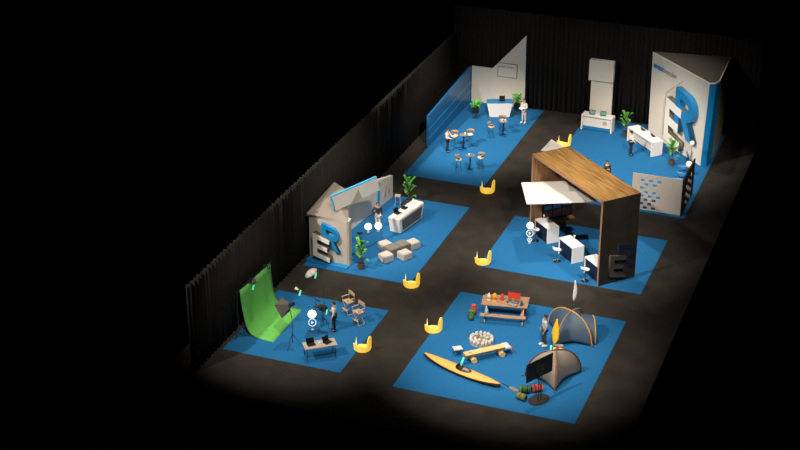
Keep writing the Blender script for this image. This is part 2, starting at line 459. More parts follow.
# high round tables
def bar_table():
    t = thing('bar_table', 'round grey high table beside the white counter, farthest back of the three', 'table', (0,0,CT), 0, 'round high tables of the café booth')
    MB().lathe([(.0,.985),(.27,.985),(.285,1.0),(.285,1.02),(.0,1.03)], n=28).build('tabletop', 'grey', t)
    MB().cyl((0,0,.03),(0,0,.985),.045,n=14).build('pole', 'navy', t)
    for k in range(4):
        a = PI/4+k*PI/2
        MB().cyl((.03*math.cos(a),.03*math.sin(a),.05),(.28*math.cos(a),.28*math.sin(a),.014),.025,.014,n=8).build('foot', 'navy', t)
    return t
bt = bar_table(); bt.location = (-4.42, 32.14, CT)
dup(bt, (-6.17,29.03,CT), .4, 'round grey high table where the person in white shirt and black trousers leans')
dup(bt, (-4.70,25.98,CT), .2, 'round grey high table nearest the front edge of the café carpet')
for n_, (x, y, lab) in enumerate([(-4.50,32.10,'small white cup on the farthest round high table'), (-6.1,29.1,'small white cup on the high table beside the leaning person'), (-4.76,25.93,'small white cup on the high table nearest the aisle'), (-4.32,32.24,'white napkin holder cup at the edge of the farthest high table')]):
    c = MB().lathe([(.0,0),(.045,0),(.06,.10),(.052,.10),(.04,.012),(.0,.012)], n=16).build('cup', 'purewhite')
    c.location = (x, y, 1.03+CT); tag(c, lab, 'cup')
def bar_stool():
    t = thing('bar_stool', 'x', 'stool', (0,0,CT), 0, 'cream bar stools of the café booth')
    MB().lathe([(.0,.70),(.20,.71),(.215,.74),(.20,.78),(.0,.79)], n=24).build('seat', 'seatcream', t, smooth=True)
    g = []
    for i in range(3):
        row = []
        for k in range(17):
            a = -R(15)+ (PI+R(30))*k/16; r = .215+.02*i; row.append((r*math.cos(a), r*math.sin(a), .86+.08*i+.03*math.sin(a)))
        g.append(row)
    br = MB().sheet(g, .02).build('backrest', 'rim', t, smooth=True)
    for a in (20, 90, 160): MB().cyl((.20*math.cos(R(a)),.20*math.sin(R(a)),.75),(.225*math.cos(R(a)),.225*math.sin(R(a)),.90),.010,n=6).build('back_support', 'metal', t)
    for a in (45,135,225,315):
        MB().cyl((.13*math.cos(R(a)),.13*math.sin(R(a)),.71),(.25*math.cos(R(a)),.25*math.sin(R(a)),0),.010,n=6).build('leg', 'metal', t)
    pts = [(.215*math.cos(R(a)),.215*math.sin(R(a)),.25) for a in (45,135,225,315,45)]
    MB().tube(pts, .008, 6).build('footrest', 'metal', t)
    return t
def face(p, q): return math.atan2(q[1]-p[1], q[0]-p[0]) + PI/2
bs0 = bar_stool()
stools = [((-5.09,31.61),(-4.42,32.14),'cream bar stool on the left of the farthest round high table'),
 ((-4.72,32.93),(-4.42,32.14),'cream bar stool between the farthest high table and the white counter'),
 ((-6.87,28.94+.35),(-6.17,29.03),'cream bar stool right beside the leaning person in white shirt'),
 ((-5.98,29.85),(-6.17,29.03),'cream bar stool behind the high table of the leaning person'),
 ((-5.36,25.66),(-4.70,25.98),'cream bar stool on the left of the frontmost high table'),
 ((-4.15,26.45),(-4.70,25.98),'cream bar stool on the right of the frontmost high table')]
for i, (p, q, lab) in enumerate(stools):
    o = bs0 if i == 0 else copy_tree(bs0)
    o.location = (p[0], p[1], CT); o.rotation_euler.z = face(p, q); o['label'] = lab

# ------------------------------------------------------------------ booth with café tables
w = thing('booth_wall', 'tall pale wall with a slanting top edge behind the white café counter', 'wall panel')
MB().slab([(-8.4,37.3,CT),(-4.5,37.3,CT),(-4.55,37.3,5.34),(-6.9,37.3,2.65),(-8.4,37.3,2.65)], (0,.14,0)).build('panel', 'cream', w)
MB().slab([(-4.5,37.29,CT),(-4.47,37.29,CT),(-4.52,37.29,5.34),(-4.55,37.29,5.34)], (0,.16,0)).build('edge_trim', 'white', w)
w = thing('booth_side_wall', 'low blue side wall along the left edge of the café carpet', 'wall panel')
MB().slab([(-8.44,28.5,0),(-8.44,37.28,0),(-8.44,37.28,2.65),(-8.44,28.5,2.2)], (-.14,0,0)).build('panel', 'wallblue', w)
for z in (.55, 1.2):
    MB().slab([(-8.43,28.5,z),(-8.43,37.28,z+.25),(-8.43,37.28,z+.32),(-8.43,28.5,z+.07)], (-.005,0,0)).build('stripe', 'cyan', w, label='lighter blue slanting stripe')
t = thing('wall_screen', 'thin black framed pale screen hung on the slanting café wall', 'screen', (-5.78,37.24,2.68))
f = MB(); f.box((0,0,.5),(1.4,.05,.03)).box((0,0,-.5),(1.4,.05,.03)).box((-.69,0,0),(.03,.05,1)).box((.69,0,0),(.03,.05,1)).build('frame', 'grey', t)
MB().box((0,.01,0),(1.36,.04,.97)).build('display', 'cream', t)
put_mesh('lettering', text_mesh('event', .2, .004, .004), 'cyan', t, Matrix.Translation((-.62,-.02,.2)) @ Matrix.Rotation(PI/2, 4, 'X'), 'small light blue word')
put_mesh('lettering', text_mesh('render', .2, .004), 'textgrey', t, Matrix.Translation((-.1,-.02,.2)) @ Matrix.Rotation(PI/2, 4, 'X'), 'small grey word')
t = thing('service_counter', 'white tapered counter with blue top in front of the slanting café wall', 'counter', (-5.70,35.35,CT), R(21))
MB().box((0,0,.54),(1.35,.55,1.06), top=(1.32,1.25)).build('body', 'white', t, bevel=.01)
MB().box((.0,0,1.09),(1.8,.75,.04)).build('countertop', 'blue', t, bevel=.01)
laptop('small dark monitor on the blue topped café counter', (-5.55,35.45,1.11+CT), R(20), s=1.0)
bushy_plant('bushy green plant in black pot beside the person dressed in white', (-4.72,36.30), 1.55, 3)
bushy_plant('bushy green plant in black pot left of the white tapered café counter', (-7.15,34.5), 1.3, 5)
person('person in white shirt and black trousers leaning on a round high table', (-7.02,28.22,CT), R(75), (((-.26,-.12,1.15),(-.18,-.36,1.12)), ((.26,-.12,1.15),(.18,-.38,1.12))), 'shirt', 'long', 'blacktr', stride=.12, scale=.95)
p1 = person('person in white shirt and pale trousers holding a sheet near the back drape', (-3.75,34.79,CT), R(-25), (((-.26,-.02,1.14),(-.14,-.25,1.10)), ((.26,-.02,1.14),(.14,-.25,1.10))), 'shirt', 'long', 'paletr', 'rimshoe' if False else 'shoewhite', stride=.04)
s = MB().box((0,0,0),(.34,.24,.008)).build('paper_sheet', 'purewhite'); s.location = (-3.88,34.50,1.17); s.rotation_euler = (R(25),0,R(-25))
tag(s, 'white paper sheet held by the person in pale trousers', 'paper')

# ------------------------------------------------------------------ booth with tall logo tower (upper right)
t = thing('logo_tower', 'tall white wedge tower with blue side and big raised letters E R', 'tower')
foot = [(4.61,36.04),(8.95,31.84),(9.3,32.0),(9.5,32.6),(9.4,36.9)]
topz = 5.75
tower = MB().prism([(4.61,36.04),(8.95,31.84),(9.25,31.95),(9.45,32.5),(9.4,36.9)], CT, topz, top=[(4.5,36.15),(9.1,31.70),(9.45,31.85),(9.62,32.4),(9.5,36.95)])
tower.build('body', 'cream', t)
MB().prism([(4.62,36.10),(9.08,31.80),(9.40,31.92),(9.55,32.42),(9.44,36.88)], topz, topz+.03).build('top_shade', 'towershade', t, label='tower top with shade in its dark grey colour')  # same pale tower, its dim top put into a dark slab colour
MB().slab([(8.97,31.80,CT),(9.27,31.90,CT),(9.48,31.80,topz-.04),(9.12,31.66,topz-.04)], (.03,-.03,0)).build('side_panel', 'blue', t, label='blue narrow side panel')
MB().slab([(9.30,31.92,CT),(9.50,32.48,CT),(9.67,32.38,topz-.04),(9.50,31.82,topz-.04)], (.03,-.02,0)).build('side_panel', 'blue', t, label='blue narrow side panel')
A2, B2 = (4.60,36.01), (8.96,31.80)
logo(t, A2, B2, (2.42,.72,1.75,2.85,-.19), (3.40,1.75,2.05,2.85,-.19), .40, .42, 'white', 'blue', 'hatch', .03)
fr = frame(A2, B2, .09)
put_mesh('lettering', text_mesh('event', .52, .01, .012), 'blue', t, fr @ Matrix.Translation((.22,4.86,0)), 'blue word at the top of the tower')
put_mesh('lettering', text_mesh('render', .52, .01, 0), 'textgrey', t, fr @ Matrix.Translation((1.45,4.86,0)), 'grey word at the top of the tower')
ln = MB()
for a, b in (((1.85,3.55),(1.85,.60)), ((1.85,.60),(4.2,.12)), ((1.85,3.60),(3.6,5.0))): ln.cyl((a[0],a[1],.0),(b[0],b[1],.0),.012,n=5)
o = ln.build('outline', 'hatch', t, label='thin dark line around the letters'); o.matrix_local = fr

t = thing('reception_desk', 'long white desk with dark recess in front of the tall logo tower', 'desk', (4.95,33.35,CT), R(-45))
MB().box((0,.0,1.0),(3.0,.85,.10)).box((-1.45,0,.5),(.10,.85,.95)).box((1.45,0,.5),(.10,.85,.95)).build('shell', 'white', t, bevel=.015)
MB().box((0,.05,.52),(2.8,.05,.86)).build('front_panel', 'cream', t)
MB().box((0,-.30,.14),(2.8,.06,.22)).build('plinth', 'blue', t) if False else None
laptop('small grey laptop near the left end of the long white desk', (4.72,33.9,1.05+CT), R(135), s=.8)
laptop('small grey laptop near the right end of the long white desk', (5.56,33.10,1.05+CT), R(135), s=.8)
t = thing('display_counter', 'white counter with open front carrying two picture tablets', 'counter', (1.28,35.35,CT), R(-3))
MB().box((0,0,1.03),(2.15,.75,.07)).box((-1.03,0,.5),(.09,.75,1.0)).box((1.03,0,.5),(.09,.75,1.0)).build('shell', 'white', t, bevel=.01)
MB().box((0,-.20,.62),(1.97,.05,.72)).build('front_panel', 'cream', t)
MB().box((0,-.15,.14),(1.97,.05,.22)).build('lower_panel', 'blue', t)
MB().box((.55,-.235,.62),(.26,.012,.26)).build('emblem', 'greige', t)
for k, (x, lab) in enumerate(((.86,'tablet with a landscape picture, left one on the open white counter'), (1.62,'tablet with a landscape picture, right one on the open white counter'))):
    q = thing('tablet', lab, 'tablet', (x,35.30,1.07+CT), 0, 'tablets on the open white counter')
    m = Matrix.Rotation(R(-14), 4, 'X')
    MB().box((0,0,.17),(.42,.02,.30), mtx=m).build('case', 'black', q)
    MB().box((0,-.013,.17),(.37,.006,.25), mtx=m).build('screen', 'landscape', q)
    MB().box((0,.03,.015),(.24,.16,.03)).build('stand', 'metal', q)
t = thing('display_tower', 'tall white column carrying a square white box in front of the drape', 'tower', (1.15,36.2,CT))
MB().box((.05,.1,1.55),(1.50,.22,3.1)).build('column', 'cream', t, bevel=.01)
MB().box((0,0,3.95),(1.68,.42,1.45)).build('head_box', 'white', t, bevel=.02)
MB().box((0,-.215,3.95),(1.55,.012,1.32)).build('display', 'cream', t)
broad_plant('leafy green plant in brown pot behind the long white desk', (3.30,34.95), 1.75, 11)
broad_plant('leafy green plant in brown pot between the logo tower and perforated screen', (7.2,31.35), 1.75, 12)
person('person in dark waistcoat and white sleeves standing at the long white desk', (4.36,31.9,CT), R(120), (((-.25,.0,1.14),(-.2,-.2,1.0)), down(1)), 'shirt', 'long', 'blacktr', vest='vest')
person('person in brown jacket standing just behind the wooden roof', (4.05,26.65,CT), R(40), (((-.26,-.06,1.15),(-.08,-.22,1.22)), down(1)), 'brownjacket', 'long', 'blacktr')
# perforated screen
t = thing('perforated_screen', 'grey L-shaped screen with staggered square holes and a black side', 'screen')
holes = {(0,0),(0,2),(0,4),(0,6),(1,1),(1,3),(1,7),(2,0),(2,4),(2,6),(3,1),(3,3),(3,5),(3,7),(4,0),(4,4),(1,5)}
X0, Z1, dx, dz = 6.74, 2.13, .25, .255
def perforated(mb, u0, u1, z0, z1, hs, X0, Z1, dx, dz, w, h, pos, th):
    us = [u0]; zs = [z0]
    cols = sorted({c for c, r in hs}); rows = sorted({r for c, r in hs})
    for c in cols: us += [X0+c*dx, X0+c*dx+w]
    us.append(u1)
    for r in reversed(rows): zs += [Z1-r*dz-h, Z1-r*dz]
    zs.append(z1)
    for i in range(len(us)-1):
        for j in range(len(zs)-1):
            hole = False
            if i % 2 == 1 and j % 2 == 1:
                c = cols[(i-1)//2]; r = list(reversed(rows))[(j-1)//2]; hole = (c, r) in hs
            if not hole:
                mb.box(pos((us[i]+us[i+1])/2, (zs[j]+zs[j+1])/2), th(us[i+1]-us[i], zs[j+1]-zs[j]))
    return mb
perforated(MB(), 6.25, 9.26, .02, 2.42, holes, X0, Z1, dx, dz, .245, .20, lambda u, z: (u, 23.98, z), lambda a, b: (a, .08, b))  .build('front_panel', 'perfgrey', t)
MB().box((7.77,23.915,.065),(3.06,.05,.08)).build('base_strip', 'blue', t)
h2 = {(c, r) for c in range(2, 6) for r in range(1, 8) if (c+r) % 2 == 0}
MB().box((9.30,25.71,1.22),(.08,3.38,2.40)).build('side_panel', 'darkpanel', t)
si = MB()
for c, r in h2: si.box((9.347, 24.1+c*.45, 2.05-r*.25), (.012,.27,.14))
si.build('inlay', 'cream', t, label='pale staggered squares on the black side')
def globe_lamp(label, x, y, h, r):
    t = thing('globe_lamp', label, 'lamp', (x,y,CT))
    MB().lathe([(0,0),(.17,0),(.17,.02),(0,.03)]).build('base', 'metal', t)
    MB().cyl((0,0,.02),(0,0,h-r*.8),.015,n=8).build('pole', 'chrome', t)
    MB().ball((0,0,h),r,20).build('globe', 'globe', t, smooth=True)
globe_lamp('glowing globe lamp on a thin pole in front of the blue letter R', 8.5, 30.75, 1.95, .15)
globe_lamp('glowing globe lamp just behind the black side of the perforated screen', 8.85, 28.2, 1.6, .20)
def tub_chair(label, x, y, rz):
    t = thing('tub_chair', label, 'chair', (x,y,CT), rz, 'curved blue tub chairs')
    g = []
    for i in range(4):
        row = []
        for k in range(15):
            a = -R(20)+(PI+R(40))*k/14; r = .27+.035*i; row.append((r*math.cos(a), r*math.sin(a), .40+.13*i*(.55+.45*max(0, math.sin(a)))))
        g.append(row)
    MB().sheet(g, .03).build('backrest', 'bluechair', t, smooth=True)
    MB().lathe([(0,.36),(.25,.37),(.28,.41),(.26,.46),(0,.47)], n=20).build('seat', 'bluechair', t, smooth=True)
    MB().cyl((0,0,.02),(0,0,.37),.03).build('pole', 'chrome', t); MB().lathe([(0,0),(.24,0),(.24,.015),(0,.03)]).build('base', 'chrome', t)
tub_chair('curved blue tub chair farthest back behind the black screen side', 8.25, 30.1, R(200))
tub_chair('curved blue tub chair, middle of the three behind the black screen side', 8.35, 29.0, R(170))
tub_chair('curved blue tub chair nearest the corner of the perforated screen', 8.35, 28.1, R(190))

# ------------------------------------------------------------------ booth with flared reception desk (left)
t = thing('logo_structure', 'angular grey and white booth structure with blue R and grey E', 'booth structure')
A3, B3 = (-9.33,11.13), (-6.83,10.91)
MB().prism([(-9.33,11.13),(-7.15,10.94),(-6.95,10.93),(-6.85,11.0),(-6.83,11.15),(-6.88,11.45),(-9.30,11.75)], CT, 2.80).build('front_panel', 'greige', t)
MB().prism([(-9.25,11.7),(-9.0,11.7),(-8.53,14.99),(-7.85,20.43),(-8.05,20.45),(-8.75,15.0)], CT, [2.85,2.85,2.75,1.45,1.45,2.75]).build('side_wall', 'cream', t)
apex = (-9.05,12.5,3.12)
F1, F2, F3, F4, F5 = (-9.45,11.05,2.82), (-6.85,10.95,2.80), (-8.35,14.6,2.84), (-9.5,15.2,3.0), (-9.5,13.0,2.9)
rf = MB()
rf.add([F1,F2,F3,F4,F5,apex,(-7.7,11.9,3.0)], [(0,1,6,5),(1,2,6),(2,3,5,6),(3,4,5),(4,0,5)])
rf.add([(p[0],p[1],p[2]-.1) for p in (F1,F2,F3,F4,F5)], [(0,4,3,2,1)])
rf.build('roof', 'roofgrey', t, label='faceted grey top')
k = 1.03
MB().slab([(-8.515,15.0+k*3.3,CT),(-8.03+.08,15.0+3.75,CT),(-7.95,18.75,1.80),(-8.515+.45,18.4,1.86)], (.001,0,0)) if False else None
def on_wall(s, z, out):
    d = Vector((.68,5.44,0)).normalized(); n = Vector((d.y,-d.x,0)); p = Vector((-8.53,14.99,0))+d*s+n*out; return (p.x,p.y,z)
MB().slab([on_wall(3.42,.03,.0), on_wall(3.70,.03,.0), on_wall(3.78,1.70,.0), on_wall(3.50,1.76,.0)], (.05,-.006,0)).build('stripe', 'cyan', t, label='upright light blue stripe')
MB().slab([on_wall(1.5,1.62,0), on_wall(1.62,1.50,0), on_wall(1.95,1.62,0), on_wall(1.9,1.72,0), on_wall(1.64,1.60,0), on_wall(1.55,1.68,0)], (.03,0,0)).build('emblem', 'gold', t, label='small gold check shaped mark')
MB().slab([on_wall(4.2,.4,0), on_wall(4.75,1.55,0), on_wall(4.55,.45,0)], (.02,0,0)).slab([on_wall(4.8,.5,0), on_wall(5.1,1.4,0), on_wall(5.0,.5,0)], (.02,0,0)).build('facet', 'greige', t, label='slim grey triangular facets')
logo(t, A3, B3, (.42,.46,1.05,1.40,-.25), (.90,1.12,1.08,1.36,-.25), .34, .20, 'white', 'blue', 'taupe', .01)
MB().prism([(-9.40,10.72),(-6.8,10.5),(-6.8,10.9),(-9.40,11.12)], CT, .10).build('plinth', 'blue', t)
# overhead slanted screen
t = thing('suspended_screen', 'large white slanted screen panel with light blue edge over the left booth', 'screen')
a = Vector((-7.96,11.29,4.0)); d = Vector((.91,2.20,0)).normalized(); L = 3.6; dn = Vector((.09,.34,-1.0))
off = Vector((-.07,.03,.0))
MB().slab([a, a+d*L, a+d*L+dn*.9, a+dn], off).build('panel', 'white', t)
o1 = Vector((.02,-.01,0)); e = MB(); e.slab([a+Vector((0,0,.06))-d*.05, a+d*L+Vector((0,0,.06)), a+d*L, a-d*.05], off*1.5)
e.slab([a-d*.06, a, a+dn, a+dn-d*.06], off*1.5)
e.build('edge', 'cyan', t, label='light blue edge')
MB().slab([a+o1+dn+d*1.1, a+o1+dn*.93+d*2.1, a+o1+dn*.25+d*2.0], o1*.5).build('facet', 'greige', t, label='grey triangular facet')
MB().box((a+dn+d*.55+Vector((-.22,.0,-.02))), (.30,.95,.07), rz=R(-22)).cyl(a+dn*.6+d*.6+off, (-8.75,13.0,2.8), .03).cyl(a+dn*.6+d*2.6+off, (-8.55,15.0,2.6), .03).build('bracket', 'grey', t)
# desk
t = thing('reception_desk', 'white flared reception desk with taupe front beside the cube poufs', 'desk', (-5.70,17.05,CT), R(79))
MB().box((0,0,.52),(2.50,.72,1.02), top=(1.15,1.08)).build('body', 'white', t, bevel=.04)
MB().slab([(-1.02,-.375,.16),(1.02,-.375,.16),(1.12,-.40,.86),(-1.12,-.40,.86)], (0,-.015,0)).build('front_inlay', 'taupe', t, label='taupe front inlay')
laptop('black laptop nearest the near end of the flared reception desk', (-5.95,16.35,1.04+CT), R(70), s=1.0)
laptop('black laptop farther along on the flared reception desk', (-5.82,17.15,1.04+CT), R(85), s=1.0)
c = MB().lathe([(0,0),(.05,0),(.06,.22),(.03,.24),(.03,.30),(0,.30)], n=16).build('bottle', 'glass'); c.location = (-5.6,17.95,1.04+CT); tag(c, 'pale bottle at the far end of the flared reception desk', 'bottle')
t = thing('stool', 'small grey stool behind the flared reception desk near the tall plant', 'stool', (-7.15,19.45,CT), .3)
MB().box((0,0,.62),(.34,.34,.07)).build('seat', 'greige', t, bevel=.01)
for sx in (-1,1):
    for sy in (-1,1): MB().cyl((sx*.13,sy*.13,.60),(sx*.16,sy*.16,0),.018,n=8).build('leg', 'greige', t)
broad_plant('leafy green plant in brown pot behind the flared reception desk', (-6.55,19.75), 1.9, 13)
broad_plant('leafy green plant in brown pot in front of the cube poufs', (-6.1,10.95), 1.8, 14)
person('person in black jacket and pale trousers with a hand on the hip', (-7.1,16.0,CT), R(35), (((-.33,.06,1.16),(-.15,-.06,1.02)), down(1)), 'vest', 'long', 'paletr', 'shoeblack', scale=.98)
def pouf(label, x, y, rz, m, sz=(.66,.66,.42)):
    o = MB().box((0,0,sz[2]/2),sz).build('pouf', m, bevel=.035, smooth=False); o.location = (x,y,CT); o.rotation_euler.z = rz
    return tag(o, label, 'pouf', 'cube poufs on the left booth carpet')
az = R(59)
U_ = Vector((math.cos(az), math.sin(az), 0)); V_ = Vector((-math.sin(az), math.cos(az), 0)); c0 = Vector((-4.95,13.55,0))
def pp(a, b): p = c0+U_*a+V_*b; return p.x, p.y
pouf('dark grey cube pouf, left one of the middle pair', *pp(-.375,0), az, 'poufdark', (.73,.76,.48))
pouf('dark grey cube pouf, right one of the middle pair', *pp(.375,0), az, 'poufdark', (.73,.76,.48))
pouf('light grey cube pouf nearest the left, behind the dark pair', *pp(-.30,.74), az, 'pouflight')
pouf('light grey cube pouf nearest the tall potted plant at the front', *pp(-1.12,-.42), az, 'pouflight')
pouf('light grey cube pouf at the right front of the dark pair', *pp(-.12,-.86), az, 'pouflight')
pouf('light grey cube pouf farthest toward the aisle behind the dark pair', *pp(1.08,-.10), az, 'pouflight')
t = thing('tablet_stand', 'thin black tablet stand on the carpet behind the front potted plant', 'stand', (-7.35,13.7,CT), .5)
MB().box((0,0,.02),(.30,.30,.03)).build('base', 'grey', t); MB().cyl((0,0,.03),(.05,.1,.62),.018,n=8).build('pole', 'grey', t)
MB().box((.05,.1,.66),(.34,.24,.025)).build('tablet', 'black', t)

# ------------------------------------------------------------------ wooden portal booth
PL, PR = Vector((1.5,18.4,0)), Vector((6.85,13.62,0)); ux = (PR-PL).normalized(); uy = Vector((-ux.y, ux.x, 0))
LEN = (PR-PL).length; DEP = 2.46; HT = 5.16
t = thing('wooden_portal', 'tall walnut portal frame with a black outer side over the white counters', 'portal', (PL.x,PL.y,CT), math.atan2(ux.y, ux.x))
MB().box((LEN/2,DEP/2,HT-.07),(LEN,DEP,.14)).build('roof', 'wood', t)
MB().box((.07,DEP/2,(HT-.14)/2),(.14,DEP,HT-.14)).build('side_panel', 'wooddark', t, label='walnut inner side panel')
MB().box((LEN-.07,DEP/2,(HT-.14)/2),(.14,DEP,HT-.14)).build('side_panel', 'wooddark', t, label='walnut side panel with black outer face')
MB().box((LEN+.006,DEP/2,HT/2),(.012,DEP-.04,HT-.02)).build('outer_face', 'darkpanel', t, label='black outer face')
MB().box((LEN-.05,-.008,HT/2),(.11,.016,HT)).box((.07,-.008,HT/2),(.14,.016,HT)).box((LEN/2,-.008,HT-.07),(LEN,.016,.14)).build('edge_strip', 'rim', t, label='lighter wood front edge')
# letters on the dark outer face (local wall from front to back, outward +x)
lf = Matrix(((0,0,1,LEN+.012),(1,0,0,0),(0,1,0,0),(0,0,0,1)))
for nm, sp, s0, z0, dd, mm in (('letter_e', E_out(1.05,1.32,-.22), .62, .48, .16, 'darkletter'), ('letter_r', R_out(1.12,1.40,-.22), 1.18, .95, .05, 'navyletter')):
    me = outline_mesh(sp, dd); put_mesh(nm, me, mm, t, lf @ Matrix.Translation((s0,z0,dd/2)), 'raised letter on the black outer face')
# canopy
t = thing('canopy', 'bright white flat canopy panels sticking out from under the walnut roof', 'canopy')
cz = 3.40; ca = Vector((1.01,18.02,0)); cb = Vector((2.12,15.42,0)); cd = Vector((2.55,1.22,0)).normalized()
def cp(a, b): p = ca+(cb-ca)*a+cd*b; return (p.x, p.y, cz)
for (a0, a1, b0, b1, nm) in ((0,.49,0,2.62,0),(.51,1,0,2.95,0)):
    MB().slab([cp(a0,b0), cp(a0,b1), cp(a1,b1+.33*(a1>.6)), cp(a1,b0)], (0,0,.07)).build('panel', 'purewhite', t)
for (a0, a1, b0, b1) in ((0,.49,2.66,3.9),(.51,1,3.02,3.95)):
    MB().slab([cp(a0,b0), cp(a0,b1), cp(a1,b1), cp(a1,b0+.33*(a1>.6))], (0,0,.05)).build('panel', 'pouflight', t, label='canopy panel with roof shade in its greyer colour')  # grey colour stands in for the walnut roof's shade on the canopy
for q in (cp(.06,2.35), cp(.6,3.7)): MB().cyl((q[0],q[1],cz+.05),(q[0],q[1],HT-.13+CT),.012,n=6).build('hanger', 'chrome', t)
MB().box(cp(.5,2.0),(3.8,.05,.03), rz=math.atan2(cd.y, cd.x)).build('rail', 'grey', t)
t = thing('wing_panel', 'small pale triangular panel rising behind the walnut roof', 'panel')
MB().slab([(1.49,20.27,4.6),(1.61,22.07,4.6),(2.6,21.2,4.6),(2.45,20.3,4.6)], (0,0,.05)).build('panel', 'white', t)
MB().cyl((2.2,21.3,0),(2.2,21.3,4.6),.03,n=8).build('post', 'grey', t)
# video display on the portal's left panel
t = thing('video_display', 'low wall display with rows of blue and red pictures on the walnut side', 'display', (PL.x,PL.y,CT), math.atan2(ux.y, ux.x))
MB().box((.20,1.72,1.32),(.10,2.0,1.0)).build('frame', 'black', t)
for k in range(3):
    MB().box((.256,1.05+k*.66,1.62),(.012,.50,.26)).build('screen', 'picblue', t, label='small blue picture')
    MB().box((.256,1.05+k*.66,1.15),(.012,.56,.46)).build('screen', 'picred', t, label='red and grey picture')
MB().box((.40,1.70,.75),(.55,2.1,.06)).box((.40,1.25,.37),(.06,.06,.72)).box((.40,2.2,.37),(.06,.06,.72)).build('shelf', 'wooddark', t)
# counters
def counter(label, x, y):
    t = thing('demo_counter', label, 'counter', (x,y,CT), R(-43.5), 'white counters with navy fronts under the portal')
    MB().box((.73,.38,.98),(1.50,.78,.07)).box((1.445,.38,.49),(.07,.78,.96)).box((.015,.38,.49),(.07,.78,.96)).build('shell', 'purewhite', t, bevel=.008)
    MB().box((.73,.06,.48),(1.36,.04,.92)).build('front_panel', 'navy', t, label='navy front panel')
    return t
counter('white counter with navy front farthest left under the portal', 1.77, 18.55)
counter('white counter with navy front in the middle of the three', 3.75, 16.68)
counter('white counter with navy front beside the black portal side', 5.72, 14.92)
for i, (x, y, lab) in enumerate(((2.55,18.5,'clear glass on the leftmost white counter'), (4.62,16.75,'clear glass on the middle white counter'), (2.25,18.75,'second clear glass beside the blue pictures on the leftmost counter'))):
    g = MB().lathe([(0,0),(.05,0),(.012,.02),(.012,.12),(.055,.18),(.05,.27),(.044,.27),(.048,.18),(0,.14)], n=14).build('glass', 'glass', smooth=True)
    g.location = (x,y,1.015+CT); tag(g, lab, 'glass')
def bucket_stool(label, x, y, rz):
    t = thing('bucket_stool', label, 'stool', (x,y,CT), rz, 'white bucket stools at the portal counters')
    MB().lathe([(0,0),(.23,0),(.23,.015),(.03,.04),(0,.04)], n=24).build('base', 'chrome', t)
    MB().cyl((0,0,.03),(0,0,.70),.025).build('pole', 'chrome', t)
    MB().lathe([(0,.69),(.20,.70),(.235,.75),(.22,.76),(0,.75)], n=24).build('seat', 'purewhite', t, smooth=True)
    g = []
    for i in range(3):
        row = []
        for k in range(15):
            a = (PI)*k/14; r = .225+.02*i; row.append((r*math.cos(a), r*math.sin(a), .73+.09*i*(.3+.7*math.sin(a))))
        g.append(row)
    MB().sheet(g, .02).build('backrest', 'purewhite', t, smooth=True)
    pts = [(.15*math.cos(R(a)),.15*math.sin(R(a)),.28) for a in range(0,361,30)]
    MB().tube(pts, .009, 6).build('footrest', 'chrome', t)
bucket_stool('white bucket stool at the leftmost white counter', 2.05, 17.75, R(137))
bucket_stool('white bucket stool at the middle white counter', 3.92, 15.72, R(137))
bucket_stool('white bucket stool at the white counter beside the black portal side', 6.02, 13.98, R(137))

# ------------------------------------------------------------------ green backdrop booth
t = thing('green_backdrop', 'bright green photo backdrop sweeping from its bar down onto the carpet', 'backdrop')
yb0, yb1 = 1.95, 5.55
g = []
prof = [(-9.12,2.62),(-9.10,2.2),(-9.06,1.7),(-9.0,1.2),(-8.93,.8),(-8.84,.48),(-8.72,.26),(-8.55,.12),(-8.35,.055),(-8.0,.035),(-7.6,.033),(-7.28,.033)]
for i, (x, z) in enumerate(prof):
    row = []; k_ = i/(len(prof)-1)
    for j in range(13):
        u = j/12; y = yb0+(yb1-yb0)*u
        if k_ > .6: y = y + (-.18*(k_-.6)/.4 if u < .5 else -.1*(k_-.6)/.4)*abs(u-.5)*2
        row.append((x+.015*math.sin(u*9+z*2)*(z>.3), y, z*(1-.08*u) if z > .3 else z))
    g.append(row)
MB().sheet(g, .006).build('cloth', 'green', t, smooth=True)
b = MB().cyl((-9.16,yb0-.35,2.66),(-9.16,yb1+.15,2.43),.025,n=10); b.build('crossbar', 'metal', t)
for y, h in ((yb0-.28,2.66),(yb1+.08,2.44)):
    s_ = MB().cyl((-9.18,y,.45),(-9.18,y,h),.022,n=8)
    for a in (30,150,270): s_.cyl((-9.18,y,.62),(-9.18+.42*math.cos(R(a)),y+.42*math.sin(R(a)),CT+.01),.013,n=6)
    s_.build('stand', 'metal', t)
for y in (2.95, 3.15, 4.85):
    MB().box((-9.10,y,2.62),(.15,.08,.16), rz=.3).cyl((-9.1,y,2.55),(-8.85,y+.05,2.75),.04).cyl((-8.9,y,2.72),(-8.8,y-.12,2.60),.07,.10).build('clamp', 'metal', t)
MB().cyl((-9.02,3.2,2.05),(-8.98,3.32,2.42),.045,n=8).build('light_tube', 'glowgreen', t, label='glowing green tube')

